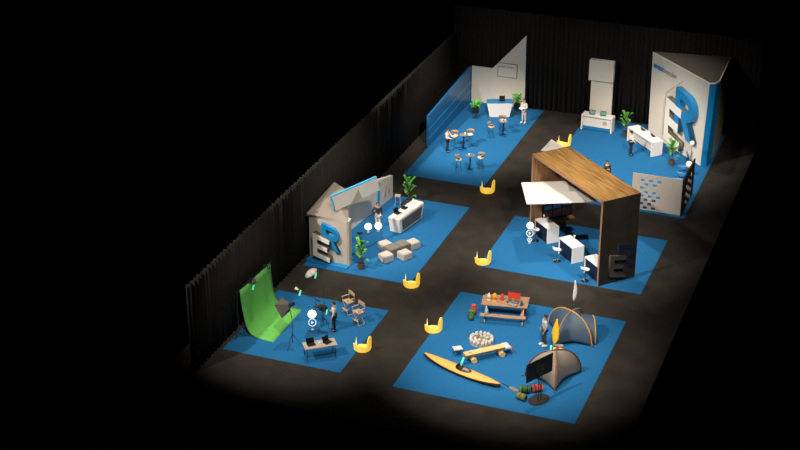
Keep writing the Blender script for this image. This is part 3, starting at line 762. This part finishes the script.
def tripod(t, h, top, m='metal', spread=.42, hub=.75, tilt=0):
    MB().cyl((0,0,hub*.35),(0,0,h),.016,n=8).build('pole', m, t)
    MB().cyl((0,0,hub-.04),(0,0,hub+.04),.032,n=8).build('collar', m, t)
    for a in (20,140,260): MB().cyl((0,0,hub),(spread*math.cos(R(a)),spread*math.sin(R(a)),.012),.012,n=6).build('leg', m, t)
t = thing('softbox_light', 'large black softbox light on a tripod in front of the green backdrop', 'light', (-6.15,1.75,CT))
tripod(t, 1.75, None, spread=.50)
hc = Vector((-.22,.18,2.28)); dr = Vector((-.85,.05,-.50)).normalized(); q = dr.to_track_quat('Z','Y')
MB().cyl((0,0,1.70),tuple(hc*.98),.02,n=8).cyl(tuple(hc-dr*.32),tuple(hc-dr*.02),.09,.11,n=12).build('lamp_head', 'metal', t)
sb = MB(); s0_, s1_ = .09, .41
vs = [q @ Vector((x*s0_, y*s0_, -.05)) + hc for x, y in ((-1,-1),(1,-1),(1,1),(-1,1))] + [q @ Vector((x*s1_, y*s1_, .48)) + hc for x, y in ((-1,-1),(1,-1),(1,1),(-1,1))]
sb.add(vs, [(3,2,1,0),(0,1,5,4),(1,2,6,5),(2,3,7,6),(3,0,4,7),(4,5,6,7)]).build('softbox', 'softboxgrey', t)
sb = MB(); vs = [q @ Vector((x*s1_*.97, y*s1_*.97, z)) + hc for z in (.482,.50) for x, y in ((-1,-1),(1,-1),(1,1),(-1,1))]
sb.add(vs, [(3,2,1,0),(4,5,6,7),(0,1,5,4),(1,2,6,5),(2,3,7,6),(3,0,4,7)]).build('diffuser', 'grey', t)
t = thing('boom_light', 'small lamp on a slanting boom stand beside the film camera', 'light', (-6.15,4.72,CT))
tripod(t, 1.25, None, spread=.45, hub=.6)
MB().cyl((-.95,-.15,1.72),(.14,.03,1.18),.02,n=8).cyl((.08,.02,1.20),(.24,.05,1.13),.05,n=10).build('boom', 'metal', t)
MB().cyl((-1.08,-.17,1.80),(-.92,-.14,1.70),.09,.05,n=12).build('lamp_head', 'white', t)
MB().cyl((-.86,-.14,1.38),(-.80,-.10,1.66),.05,n=8).build('light_tube', 'glowgreen', t, label='glowing green tube')
t = thing('umbrella_light', 'silver umbrella light on a tall boom stand at the back of the green booth', 'light', (-5.82,5.05,CT))
tripod(t, 2.05, None, spread=.45)
MB().cyl((.05,0,2.0),(-.72,.05,2.52),.016,n=8).build('boom', 'metal', t)
um = MB(); g = []
c_ = Vector((-.83,.06,2.66)); qq = Vector((-.45,-.25,.85)).normalized().to_track_quat('Z','Y')
for i in range(5):
    r = .38*i/4; g.append([tuple(c_ + qq @ Vector((r*math.cos(w_*PI/8), r*math.sin(w_*PI/8), -.5*r*r/.4))) for w_ in range(17)])
um.sheet(g, .008).build('umbrella', 'umbrella', t, smooth=True)
MB().cyl((-.48,.04,2.28),(-.44,.06,2.62),.05,n=8).build('light_tube', 'glowgreen', t, label='glowing green tube')
t = thing('film_camera', 'black film camera on a tripod facing the green backdrop', 'camera', (-5.32,3.78,CT), R(-12))
tripod(t, 1.20, None, 'softblack', .40, 1.0)
MB().box((0,0,1.36),(.46,.20,.26)).box((.05,0,1.52),(.30,.08,.06)).box((-.05,-.16,1.45),(.14,.12,.12)).build('body', 'softblack', t, bevel=.01)
MB().cyl((-.23,0,1.36),(-.48,0,1.36),.08,.11,n=14).build('lens', 'black', t, smooth=False)
MB().cyl((.22,.05,1.30),(.44,.10,1.12),.014,n=6).build('handle', 'softblack', t)
MB().cyl((.30,-.12,1.15),(.34,-.10,1.42),.035,n=8).build('light_tube', 'glowgreen', t, label='glowing green tube')
person('person in dark waistcoat and white sleeves beside the film camera', (-4.80,4.0,CT), R(-75), (((-.25,-.02,1.14),(-.2,-.22,1.05)), ((.25,.02,1.13),(.24,-.08,.90))), 'shirt', 'long', 'blacktr', vest='vest')
def directors_chair(label, x, y, rz):
    t = thing('directors_chair', label, 'chair', (x,y,CT), rz, 'folding director chairs of the green booth')
    MB().box((0,.0,.70),(.52,.40,.03)).build('seat', 'oak', t)
    MB().box((0,.22,1.12),(.56,.03,.20)).build('backrest', 'oak', t)
    for s in (-1,1):
        MB().box((s*.27,.0,.92),(.06,.48,.03)).build('armrest', 'oak', t)
        MB().cyl((s*.27,.22,.70),(s*.27,.22,1.22),.016,n=6).cyl((s*.27,-.18,.70),(s*.27,-.18,.92),.016,n=6).build('upright', 'oak', t)
        MB().box((s*.27,0,.015),(.04,.46,.03)).build('foot_rail', 'oak', t)
    for s in (-1,1):
        for y_ in (-.19,.19): MB().cyl((s*.27,y_,.03),(-s*.27,y_,.70),.016,n=6).build('leg', 'oak', t)
    MB().box((0,-.22,.26),(.50,.10,.02)).build('footrest', 'oak', t)
directors_chair('light wood director chair farther back, left of its twin', -4.85, 6.05, R(-35))
directors_chair('light wood director chair nearer the aisle, right of its twin', -3.92, 5.2, R(-30))
t = thing('folding_table', 'grey folding table with two black laptops at the front of the green booth', 'table', (-4.46,1.35,CT), R(37.5))
MB().box((0,0,.74),(1.68,.74,.045)).build('tabletop', 'tabletop', t, bevel=.008)
for sx in (-1,1):
    for sy in (-1,1): MB().cyl((sx*.72,sy*.30,.72),(sx*.74,sy*.32,0),.016,n=8).build('leg', 'metal', t)
MB().cyl((-.72,.3,.25),(-.72,-.3,.25),.01,n=6).cyl((.72,.3,.25),(.72,-.3,.25),.01,n=6).build('stretcher', 'metal', t)
laptop('open black laptop on the left half of the folding table', (-4.80,1.08,.765+CT), R(45), s=1.05)
laptop('open black laptop on the right half of the folding table', (-4.12,1.60,.765+CT), R(70), s=1.05)
c = MB().lathe([(0,0),(.035,0),(.045,.10),(.04,.10),(.03,.01),(0,.01)], n=14).build('cup', 'purewhite'); c.location = (-4.46,1.30,.765+CT); tag(c, 'white cup between the two black laptops', 'cup')

# ------------------------------------------------------------------ camping booth
t = thing('picnic_table', 'wooden picnic table with attached benches carrying camping gear', 'table', (2.98,8.87,CT), R(11))
tp = MB()
for k in range(5): tp.box((0,-.42+.21*k,.735),(2.45,.195,.05))
tp.build('tabletop', 'pine', t, bevel=.006)
for s in (-1,1):
    bn = MB()
    for k in (-.075,.075): bn.box((0,s*1.06+k,.44),(2.40,.14,.045))
    bn.build('bench', 'pine', t, bevel=.006)
    MB().box((s*.95,0,.665),(.09,.9,.09)).box((s*.95,0,.38),(.09,2.25,.09)).build('crossbeam', 'pine', t)
    for q in (-1,1):
        MB().slab([(s*1.0,q*.28,.69),(s*1.0,q*.40,.69),(s*1.0,q*1.08,0),(s*1.0,q*.96,0)], (.07,0,0)).build('leg', 'pine', t)
    MB().cyl((s*.92,0,.40),(s*.35,0,.70),.03,n=8).build('brace', 'pine', t)
Zt = .76+CT
def item(name, label, cat, loc, rz=0, group=None): return thing(name, label, cat, loc, rz, group)
t = item('lantern', 'cream camping lantern at the left end of the picnic table', 'lantern', (2.12,8.72,Zt))
MB().lathe([(0,0),(.10,0),(.10,.05),(.06,.07),(0,.07)], n=18).build('base', 'white', t); MB().ball((0,0,.22),(.10,.10,.15),16).build('globe', 'lantern', t, smooth=True); MB().lathe([(0,.34),(.06,.34),(.04,.40),(0,.40)], n=14).build('cap', 'white', t)
t = item('lantern', 'orange camping lantern with yellow foot on the picnic table', 'lantern', (2.44,8.72,Zt))
MB().lathe([(0,0),(.12,0),(.10,.09),(0,.09)], n=18).build('base', 'yellowbag', t); MB().ball((0,0,.28),(.13,.09,.19),16).build('globe', 'orangecup', t, smooth=True)
t = item('lantern', 'small red and grey camping lantern in the middle of the picnic table', 'lantern', (2.78,9.00,Zt))
MB().lathe([(0,0),(.12,0),(.12,.07),(.06,.09),(0,.09)], n=18).build('base', 'red', t); MB().cyl((0,0,.09),(0,0,.26),.06,n=16).build('chimney', 'grey', t)
MB().lathe([(0,.26),(.11,.26),(.05,.35),(0,.35)], n=18).build('cap', 'red', t)
t = item('camp_stove', 'red lidded camping stove open on the picnic table', 'stove', (3.38,8.98,Zt), R(2))
MB().box((0,0,.04),(.66,.36,.08)).build('body', 'grey', t, bevel=.008)
m = Matrix.Translation((0,.19,.08)) @ Matrix.Rotation(R(-12), 4, 'X')
MB().box((0,0,.17),(.66,.02,.34), mtx=m).build('lid', 'red', t)
for s in (-1,1):
    gr = MB().cyl((s*.16-.12,0,.095),(s*.16+.12,0,.095),.008,n=6).cyl((s*.16,-.12,.095),(s*.16,.12,.095),.008,n=6)
    gr.tube([(s*.16+.11*math.cos(R(a)), .11*math.sin(R(a)), .095) for a in range(0,361,30)], .008, 6); gr.build('burner', 'black', t)
t = item('cooking_grate', 'black and white cooking grate lying in front of the red stove', 'grate', (3.45,8.66,Zt), R(-18))
gm = MB().box((0,0,.01),(.56,.22,.014)); gm.build('tray', 'black', t)
g2 = MB(); [g2.box((-.22+.07*k,0,.022),(.025,.19,.012)) for k in range(7)]; g2.build('bars', 'white', t)
t = item('water_bottle', 'dark blue bottle at the right end of the picnic table', 'bottle', (3.93,8.72,Zt))
MB().lathe([(0,0),(.08,0),(.09,.05),(.09,.16),(.035,.22),(.035,.25),(0,.25)], n=18).build('body', 'bluebottle', t, smooth=True); MB().cyl((0,0,.25),(0,0,.30),.04).build('cap', 'black', t)
t = item('water_bottle', 'pale blue clear bottle standing on the front picnic bench', 'bottle', (2.32,7.72,.465+CT))
MB().lathe([(0,0),(.10,0),(.11,.05),(.10,.22),(.09,.30),(.04,.38),(.04,.42),(0,.42)], n=18).build('body', 'water', t, smooth=True); MB().cyl((0,0,.42),(0,0,.47),.045).build('cap', 'white', t)
def rucksack(label, x, y, rz, m, s=1.):
    t = thing('rucksack', label, 'backpack', (x,y,CT), rz); t.scale = (s,)*3
    MB().ball((0,0,.30),(.21,.17,.31),18).build('bag', m, t, smooth=True)
    MB().ball((0,0,.56),(.17,.14,.10),16).build('lid', m, t, smooth=True)
    MB().ball((0,-.16,.20),(.13,.07,.13),14).build('pocket', m, t, smooth=True)
    for q in (-1,1): MB().tube([(q*.08,.12,.52),(q*.10,.22,.38),(q*.09,.17,.12)], .015, 6).build('strap', 'black', t)
rucksack('red rucksack standing left of the picnic table', 1.42, 8.30, R(20), 'gearred', .9)
rucksack('dark green rucksack standing in front of the red rucksack', 1.50, 7.66, R(10), 'geargreen', .9)
# fire ring
rnd = random.Random(4)
def stone(x, y, s, m, flat=.7):
    mb = MB(); mb.ball((0,0,0),(s,s*rnd.uniform(.7,.95),s*flat),10)
    mb.v = [(a+rnd.uniform(-.12,.12)*s, b_+rnd.uniform(-.12,.12)*s, c_+rnd.uniform(-.08,.08)*s) for a, b_, c_ in mb.v]
    o = mb.build('stone', m); mz = min(v[2] for v in mb.v); o.location = (x, y, CT+.045-mz); o.rotation_euler.z = rnd.uniform(0,6)
    return o
cx_, cy_ = 2.72, 5.68
ash = MB().lathe([(0,0),(.63,0),(.60,.035),(.3,.05),(0,.05)], n=28).build('ash_bed', 'ash'); ash.location = (cx_,cy_,CT); tag(ash, 'pale bed of ash and gravel under the fire pit stones', 'ash', kind='stuff')
for k in range(16):
    a = 2*PI*k/16; tag(stone(cx_+.55*math.cos(a), cy_+.55*math.sin(a), rnd.uniform(.100,.112), 'stone', 1.25), 'pale stone in the outer ring of the round fire pit', 'stone', 'outer ring stones of the fire pit')
for k in range(11):
    a = 2*PI*k/11+.2; tag(stone(cx_+.33*math.cos(a), cy_+.33*math.sin(a), rnd.uniform(.082,.094), 'stone' if k % 4 else 'stonedark', 1.1), 'weathered stone inside the ring of the round fire pit', 'stone', 'inner stones of the fire pit')
for k in range(4):
    a = 2*PI*k/4; tag(stone(cx_+.12*math.cos(a), cy_+.12*math.sin(a), .085, 'stonedark' if k % 2 else 'stone', .6), 'weathered stone inside the ring of the round fire pit', 'stone', 'inner stones of the fire pit')
# camp stool
t = thing('camp_stool', 'small folding camp stool with pale seat between kayak and fire pit', 'stool', (1.98,4.05,CT), R(35))
MB().box((0,0,.36),(.46,.40,.04)).build('seat', 'tee', t, bevel=.01)
for s in (-1,1):
    for q in (-1,1): MB().cyl((s*.19,q*.17,.35),(-s*.17,q*.17,.016),.014,n=6).build('leg', 'jeans', t)
# log bench
t = thing('log_bench', 'bench of a split log laid on two short logs by the fire pit', 'bench', (3.46,4.22,CT), R(43.6))
n = 14; vs = []; fs = []
for x, rr in ((-1.22,.20),(1.22,.185)):
    for k in range(n):
        a = PI+PI*k/(n-1); vs.append((x, rr*math.cos(a), .50+rr*math.sin(a)))
fs = [(k, k+1, n+k+1, n+k) for k in range(n-1)] + [(0, n, 2*n-1, n-1), tuple(range(n)), tuple(reversed(range(n, 2*n)))]
MB().add(vs, fs).build('seat', 'logbark', t, label='barked underside of the split log')
MB().box((0,0,.508),(2.44,.385,.022)).build('seat_top', 'logtop', t, label='smooth pale top of the split log')
for x in (-.78,.78): MB().cyl((x,-.28,.148),(x,.28,.148),.148,n=18).build('log_support', 'logtop', t)
MB().box((-.95,.02,.522),(.22,.03,.008), rz=.5).box((-.86,-.04,.522),(.03,.16,.008), rz=.2).build('crack', 'stem', t, label='dark notch in the top')
q = Vector((math.cos(R(43.6)), math.sin(R(43.6)), 0))
t = thing('blanket', 'white and red folded blanket hanging over the far end of the log bench', 'blanket', (3.46+q.x*1.10, 4.22+q.y*1.10, .52+CT), R(43.6))
g = []
for i in range(9):
    row = []
    for j in range(9):
        u, v = -.16+.44*i/8, -.27+.54*j/8
        z = .022+.012*math.sin(i*1.3+j) - max(0, u-.14)*1.8 - max(0, abs(v)-.20)*1.6
        row.append((u, v, z))
    g.append(row)
MB().sheet(g, .015).build('cloth', 'shirt', t, smooth=True)
MB().box((.235,-.16,-.17),(.04,.22,.16)).build('border', 'red', t, label='red border')
# kayak
K0, K1 = Vector((.50,3.10,0)), Vector((5.02,1.62,0)); kd = (K1-K0); KL = kd.length
t = thing('kayak', 'long yellow kayak with dark hull lying along the front of the camping booth', 'kayak', ((K0.x+K1.x)/2,(K0.y+K1.y)/2,CT), math.atan2(kd.y, kd.x))
N = 26; deck = []; hl = []
for i in range(N+1):
    u = -1+2*i/N; hw = .36*(1-abs(u)**2.3)**.85+.006; sh = .20+.14*abs(u)**2.2; bot = .12*abs(u)**3
    x = u*KL/2
    rowd = []
    for j in range(9):
        s_ = -1+2*j/8; rowd.append((x, s_*hw, sh+.10*(1-s_*s_)*(1-abs(u)**3)))
    deck.append(rowd)
    hl.append([(x, hw*math.cos(a), sh-.0-(sh-bot)*math.sin(a)**.8) for a in [PI*k/10 for k in range(11)]])
MB().sheet(hl, .012).build('hull', 'hull', t, smooth=True, label='dark red brown hull')
MB().sheet(deck, .01).build('deck', 'kayak', t, smooth=True)
rim_ = [(.12+.46*math.cos(R(a)), .20*math.sin(R(a)), .315) for a in range(0,361,20)]
MB().tube(rim_, .022, 8).build('cockpit_rim', 'black', t)
MB().prism([(p[0],p[1]) for p in rim_[:-1]], .285, .308).build('cockpit_floor', 'taupe', t)
MB().box((-.20,0,.40),(.06,.30,.20)).box((-.05,0,.33),(.26,.28,.05)).build('seat', 'softblack', t, bevel=.015)
MB().box((.22,.0,.325),(.40,.06,.03)).box((.22,.10,.325),(.30,.02,.03)).build('foot_brace', 'greige', t)
for x, r in ((1.30,.10),(-1.25,.10)): MB().lathe([(0,0),(r,0),(r,.02),(0,.025)], (x,0,.27), 16).build('hatch', 'kayak', t)
for x in (-1.9,-1.6,-.8,1.0,1.7): MB().ball((x,.07,.29-.02*abs(x)*.4),.018,8).build('deck_bolt', 'black', t)
# paddles
t = thing('paddle', 'grey paddle lying on the carpet off the right end of the kayak', 'paddle', (5.36,1.98,CT+.03), R(-25))
MB().cyl((-.45,0,0),(.05,0,0),.018,n=8).build('shaft', 'metal', t)
MB().prism([(.0,-.05),(.15,-.11),(.42,-.13),(.60,-.08),(.62,.05),(.50,.12),(.2,.11),(.0,.05)], -.015, .012).build('blade', 'grey', t)
def standing_blade(name, label, cat, x, y, rz, z0, L, W, m, shaft, lean=.12):
    t = thing(name, label, cat, (x,y,CT), rz)
    MB().lathe([(0,0),(.12,0),(.12,.015),(0,.03)], n=16).build('base', 'metal', t) if name != 'paddle' else None
    MB().cyl((0,0,.01),(0,lean*z0,z0+.12),.016,n=8).build('shaft', shaft, t)
    g = []
    for i in range(13):
        u = i/12; w_ = W*.5*math.sin(PI*min(1,u**.75*.96+.02)); 
        g.append([(k_*w_+.05*math.sin(u*PI)*(name!='paddle'), lean*(z0+L*u)+.03*abs(k_), z0+L*u) for k_ in (-1,-.5,0,.5,1)])
    MB().sheet(g, .02).build('blade', m, t, smooth=True)
    return t
standing_blade('paddle', 'yellow paddle standing upright against the slate blue tent', 'paddle', 6.42, 6.22, R(-18), .30, 1.42, .44, 'yellowpad', 'yellowbag', .10)
standing_blade('feather_flag', 'small white feather flag in the aisle behind the slate blue tent', 'flag', 6.15, 11.1, R(30), .25, 1.3, .22, 'purewhite', 'bluebottle', -.06)
t = thing('dry_bag', 'yellow dry bag with grey lid between the two tents', 'bag', (6.72,6.02,CT), R(10))
MB().ball((0,0,.17),(.28,.19,.17),18).build('bag', 'yellowbag', t, smooth=True)
MB().box((.03,.05,.37),(.42,.22,.12), rz=.15).build('lid', 'stonedark', t, bevel=.03)
def glow_stick(label, x, y, z, dx, dy, L):
    o = MB().cyl((0,0,0),(dx,dy,L),.05,.045,n=10).build('glow_stick', 'glowgreen', smooth=True); o.location = (x,y,z); return tag(o, label, 'light stick')
glow_stick('glowing green stick leaning on the near end of the log bench', 2.50, 2.98, CT+.01, .10, .20, .42)
glow_stick('glowing green stick standing beside the yellow dry bag', 6.34, 5.90, CT+.01, .02, .05, .36)
person('person in light grey t-shirt and dark jeans facing the picnic table', (5.84,6.48,CT), R(-60), (((-.25,.0,1.14),(-.22,-.12,.90)), ((.25,.02,1.13),(.23,-.10,.88))), 'tee', 'short', 'jeans', 'shoewhite', stride=.05, scale=1.03)
# tents
def tent(label, feet, H, m, trim, trim2, porch=None):
    c = sum((Vector((*f, 0)) for f in feet), Vector())/4
    t = thing('tent', label, 'tent', (c.x,c.y,CT)); F = [Vector((*f,0))-c for f in feet]
    for i in range(4):
        a, b_ = F[i], F[(i+1) % 4]; g = []
        for r in range(13):
            ph = (PI/2)*r/12; row = []
            for k in range(11):
                u = k/10; p = a.lerp(b_, u)*(1-(.10+.10*math.cos(ph))*math.sin(PI*u)); p = p*math.cos(ph)**.85 if ph < PI/2-1e-6 else p*0.0
                lift = .10*math.sin(PI*u)*math.cos(ph)**4
                row.append((p.x, p.y, H*(math.sin(ph)**1.0)*(1-.10*math.sin(PI*u)*math.sin(2*ph))+lift+.02))
            g.append(row)
        MB().sheet(g, .008).build('fabric_panel', m, t, smooth=True)
    for i, tm in ((0, trim), (1, trim2)):
        a, b_ = F[i], F[i+2]; pts = []
        for r in range(25):
            ph = PI*r/24; e_ = a if ph < PI/2 else b_; cc = abs(math.cos(ph))**.85; pts.append((e_.x*cc, e_.y*cc, H*math.sin(ph)+.035))
        MB().tube(pts, .032, 8).build('pole', tm, t)
    for f in F: MB().cyl((f.x*1.05,f.y*1.05,.06),(f.x*1.13,f.y*1.13,.02),.015,n=6).build('peg', 'black', t)
    if porch:
        i0, i1, out = porch; a, b_ = F[i0], F[i1]; mid = (a+b_)*.5; o_ = mid.normalized()*out; g = []; pts = []
        for r in range(9):
            u = r/8; g.append([])
            for k in range(11):
                w_ = PI*k/10; base = a.lerp(b_, .5-.5*math.cos(w_)*.85); h_ = H*.86*math.sin(w_)*(1-.12*u)
                p = base*(.86+.1*u)+o_*u - (mid*.35)*math.sin(w_)*(1-u); g[-1].append((p.x,p.y,h_+.03))
                if r == 8: pts.append((p.x,p.y,h_+.05))
        MB().sheet(g, .008).build('porch', m, t, smooth=True); MB().tube(pts, .03, 8).build('porch_pole', trim, t)
    return t
tent('slate blue dome tent with orange poles at the right of the camping booth', [(5.44,8.75),(6.42,6.65),(8.16,7.2),(7.32,9.25)], 1.40, 'tentblue', 'orange', 'rim', (2,3,.25))
tent('warm grey dome tent with rust trim behind the black television', [(5.80,3.25),(7.55,2.40),(8.30,4.60),(6.95,5.15)], 1.42, 'tentgrey', 'hull', 'rust')
# television
t = thing('television', 'black television on a floor stand in front of the grey tent', 'television', (7.0,1.42,CT), R(62))
MB().box((0,0,1.78),(1.78,.05,1.02)).build('screen', 'black', t, bevel=.01)
MB().box((0,.0,1.75),(.5,.12,.35)).build('back_box', 'softblack', t, bevel=.01)
for s in (-1,1): MB().cyl((s*.10,-.09,.04),(s*.10,-.09,1.95),.022,n=8).build('post', 'metal', t)
MB().box((0,-.075,1.72),(.42,.04,.05)).box((0,-.075,1.9),(.42,.04,.05)).build('bracket', 'chrome', t)
MB().prism([(.62*math.cos(R(a)), -.05+.42*math.sin(R(a))) for a in range(0,360,15)], 0, .035).build('base', 'softblack', t)
def bedroll(label, x, y, z, rz, m1, m2, s=1.):
    t = thing('sleeping_bag', label, 'sleeping bag', (x,y,z), rz); t.scale = (s,)*3
    MB().cyl((-.26,0,.19),(.26,0,.19),.185,n=20).build('roll', m1, t, bevel=.03)
    for q in (-1,1): MB().cyl((q*.262,0,.19),(q*.267,0,.19),.10,n=16).build('end_cap', 'black', t)
    for q in (-1,1): MB().cyl((q*.13-.025,0,.19),(q*.13+.025,0,.19),.192,n=20).build('strap', m2, t)
bedroll('green rolled sleeping bag left of the television base', 6.20, 1.78, CT, R(20), 'geargreen', 'black', 1.0)
bedroll('red rolled sleeping bag beside the television post', 6.74, 2.10, CT, R(35), 'gearred', 'black', 1.05)
bedroll('green rolled sleeping bag with red straps nearest the front edge', 6.25, 1.12, CT, R(-15), 'geargreen', 'gearred', .95)

# ------------------------------------------------------------------ glowing floor markers
def floor_marker(label, x, y, rz):
    t = thing('floor_marker', label, 'floor marker', (x,y,0), rz, 'glowing yellow floor markers in the aisles'); t.scale = (.86,.86,.92)
    g = [[], []]
    n = 26
    for k in range(n+1):
        u = k/n; a = PI+R(2)+(PI+R(25))*u; r = .46
        lo = .06+.05*(2*u-1)**2; hi = lo+.10+.30*math.sin(PI*min(1,u*1.15))**.7
        if u > .74: v = (u-.74)/.26; hi = lo+.36+.52*math.sin(PI*min(1, v*.95+.03))**.5
        g[0].append((r*math.cos(a), r*math.sin(a), lo)); g[1].append((r*math.cos(a)*1.05, r*math.sin(a)*1.05, hi))
    MB().sheet(g, .07).build('band', 'yellow', t, smooth=False)
    MB().tube([(.45*math.cos(PI+.02), .45*math.sin(PI+.02), .10+.08*i) for i in range(8)], [.035,.035,.03,.026,.022,.016,.010,.004], 8).build('tip', 'palecream', t, label='pale tapering tip')
    MB().lathe([(.44,0),(.48,0),(.48,.06),(.44,.06)], n=28).build('base_ring', 'yellow', t)
    return t
for x, y, lab in ((-2.74,2.85,'glowing yellow floor marker at the corner of the green backdrop carpet'), (0.,5.95,'glowing yellow floor marker at the left edge of the camping carpet'),
                  (-2.79,10.15,'glowing yellow floor marker at the front corner of the pouf booth carpet'), (.05,14.1,'glowing yellow floor marker at the left corner of the portal booth carpet'),
                  (-2.66,23.3,'glowing yellow floor marker at the front corner of the café carpet'), (-.15,32.0,'glowing yellow floor marker just behind the walnut roof')):
    floor_marker(lab, x, y, R(-12))
def hotspot_icon(label, x, y, z1, r, second=None, third=None, glyph='i'):
    t = thing('hotspot_icon', label, 'hotspot icon', (x,y,CT), R(20))
    MB().cyl((0,.03,0),(0,.03,z1),.008,n=6).build('post', 'tube', t); MB().lathe([(0,0),(.09,0),(.09,.01),(0,.012)], n=14).build('base', 'tube', t)  # floating hotspot icons, stood on an added post and base
    tl = Matrix.Rotation(R(-26), 4, 'X')
    def at(z): return Matrix.Translation((0,0,z)) @ tl
    o = MB().cyl((0,-.01,0),(0,.01,0),r,n=28).build('disc', 'glowwhite', t, mtx=at(z1))
    put_mesh('symbol', text_mesh(glyph, .26, .004, .01), 'grey', t, at(z1) @ Matrix.Translation((-.03,-.018,-.09)) @ Matrix.Rotation(PI/2, 4, 'X'), 'small grey letter')
    for z, rr in ((second, .19), (third, .11)):
        if z is None: continue
        MB().tube([(rr*math.cos(R(a)), 0, rr*math.sin(R(a))) for a in range(0,361,20)], .018, 6).build('ring', 'ringwhite', t, mtx=at(z))
        MB().slab([(-.05*rr/.19,0,-.07*rr/.19),(.08*rr/.19,0,0),(-.05*rr/.19,0,.07*rr/.19)], (0,.012,0)).build('arrow', 'ringwhite', t, mtx=at(z))
hotspot_icon('round glowing hotspot icon with play ring beside the film camera', -5.92, 3.72, .92, .22, .42)
hotspot_icon('round glowing hotspot icon at the feet of the person in the black jacket', -6.95, 15.7, .33, .21)
hotspot_icon('round glowing hotspot icon left of the person in the black jacket', -7.45, 15.35, .36, .21)
hotspot_icon('round glowing hotspot icon with two rings at the leftmost portal stool', 1.82, 17.38, 1.12, .20, .62, .20)

# ------------------------------------------------------------------ lights: warm theatrical spots rigged high over each booth
def spot(x, y, z, tx, ty, W, ang, blend=.8, rad=.35, c=(1,.90,.78), tz=0):
    d = bpy.data.lights.new('spot_light', 'SPOT'); d.energy = W; d.spot_size = R(ang); d.spot_blend = blend; d.shadow_soft_size = rad; d.color = c
    o = bpy.data.objects.new('spot_light', d); col.objects.link(o); o.location = (x,y,z)
    o.rotation_euler = (Vector((tx,ty,tz))-Vector((x,y,z))).to_track_quat('-Z','Y').to_euler(); o['kind'] = 'helper'
    return o
def zsafe(x, y, z):
    dh = math.hypot(x-23.4, y+60.5); return max(z, 40.8-.29*dh)
for cx, cy, ang, W in ((-5.8,30.8,27,1.1),(4.9,31.0,30,1.),(-6.2,15.4,27,1.0),(4.5,17.2,28,1.05),(-6.3,3.7,24,.85),(4.6,5.2,28,1.1)):
    spot(cx+9, cy-19, zsafe(cx+9, cy-19, 19), cx, cy, 27000*W, ang, 1.)
    spot(cx-9, cy-17, zsafe(cx-9, cy-17, 19), cx, cy, 30000*W, ang, 1.)
    spot(cx-1, cy+3, 27, cx, cy, 13000*W, ang+6, 1.)
spot(-1.5, 12, 27, -1.2, 15, 7000, 75, 1.)
# unseen low wash added to brighten the back walls and the drape behind them
spot(-9, 8, zsafe(-9, 8, 15), -4.5, 37, 8500, 26, 1., tz=3.6)
spot(-1, 8, zsafe(-1, 8, 15), 5.0, 37, 9000, 28, 1., tz=3.2)

wd = bpy.data.worlds.new('hall dark'); scene.world = wd; wd.use_nodes = True
wd.node_tree.nodes['Background'].inputs[0].default_value = (.9,.85,.8,1); wd.node_tree.nodes['Background'].inputs[1].default_value = 0.0

# ------------------------------------------------------------------ camera
cam = bpy.data.cameras.new('camera'); co = bpy.data.objects.new('camera', cam); col.objects.link(co)
co.location = (23.392, -60.452, 40.8); co.rotation_euler = (R(90-26.233), 0, R(20.8312))
cam.sensor_width = 36; cam.lens = 69.87; cam.clip_end = 300; cam.clip_start = 1
scene.camera = co
scene.view_settings.view_transform = 'Standard'; scene.view_settings.look = 'None'
scene.view_settings.gamma = 1; scene.view_settings.use_curve_mapping = False; scene.view_settings.exposure = 0.0
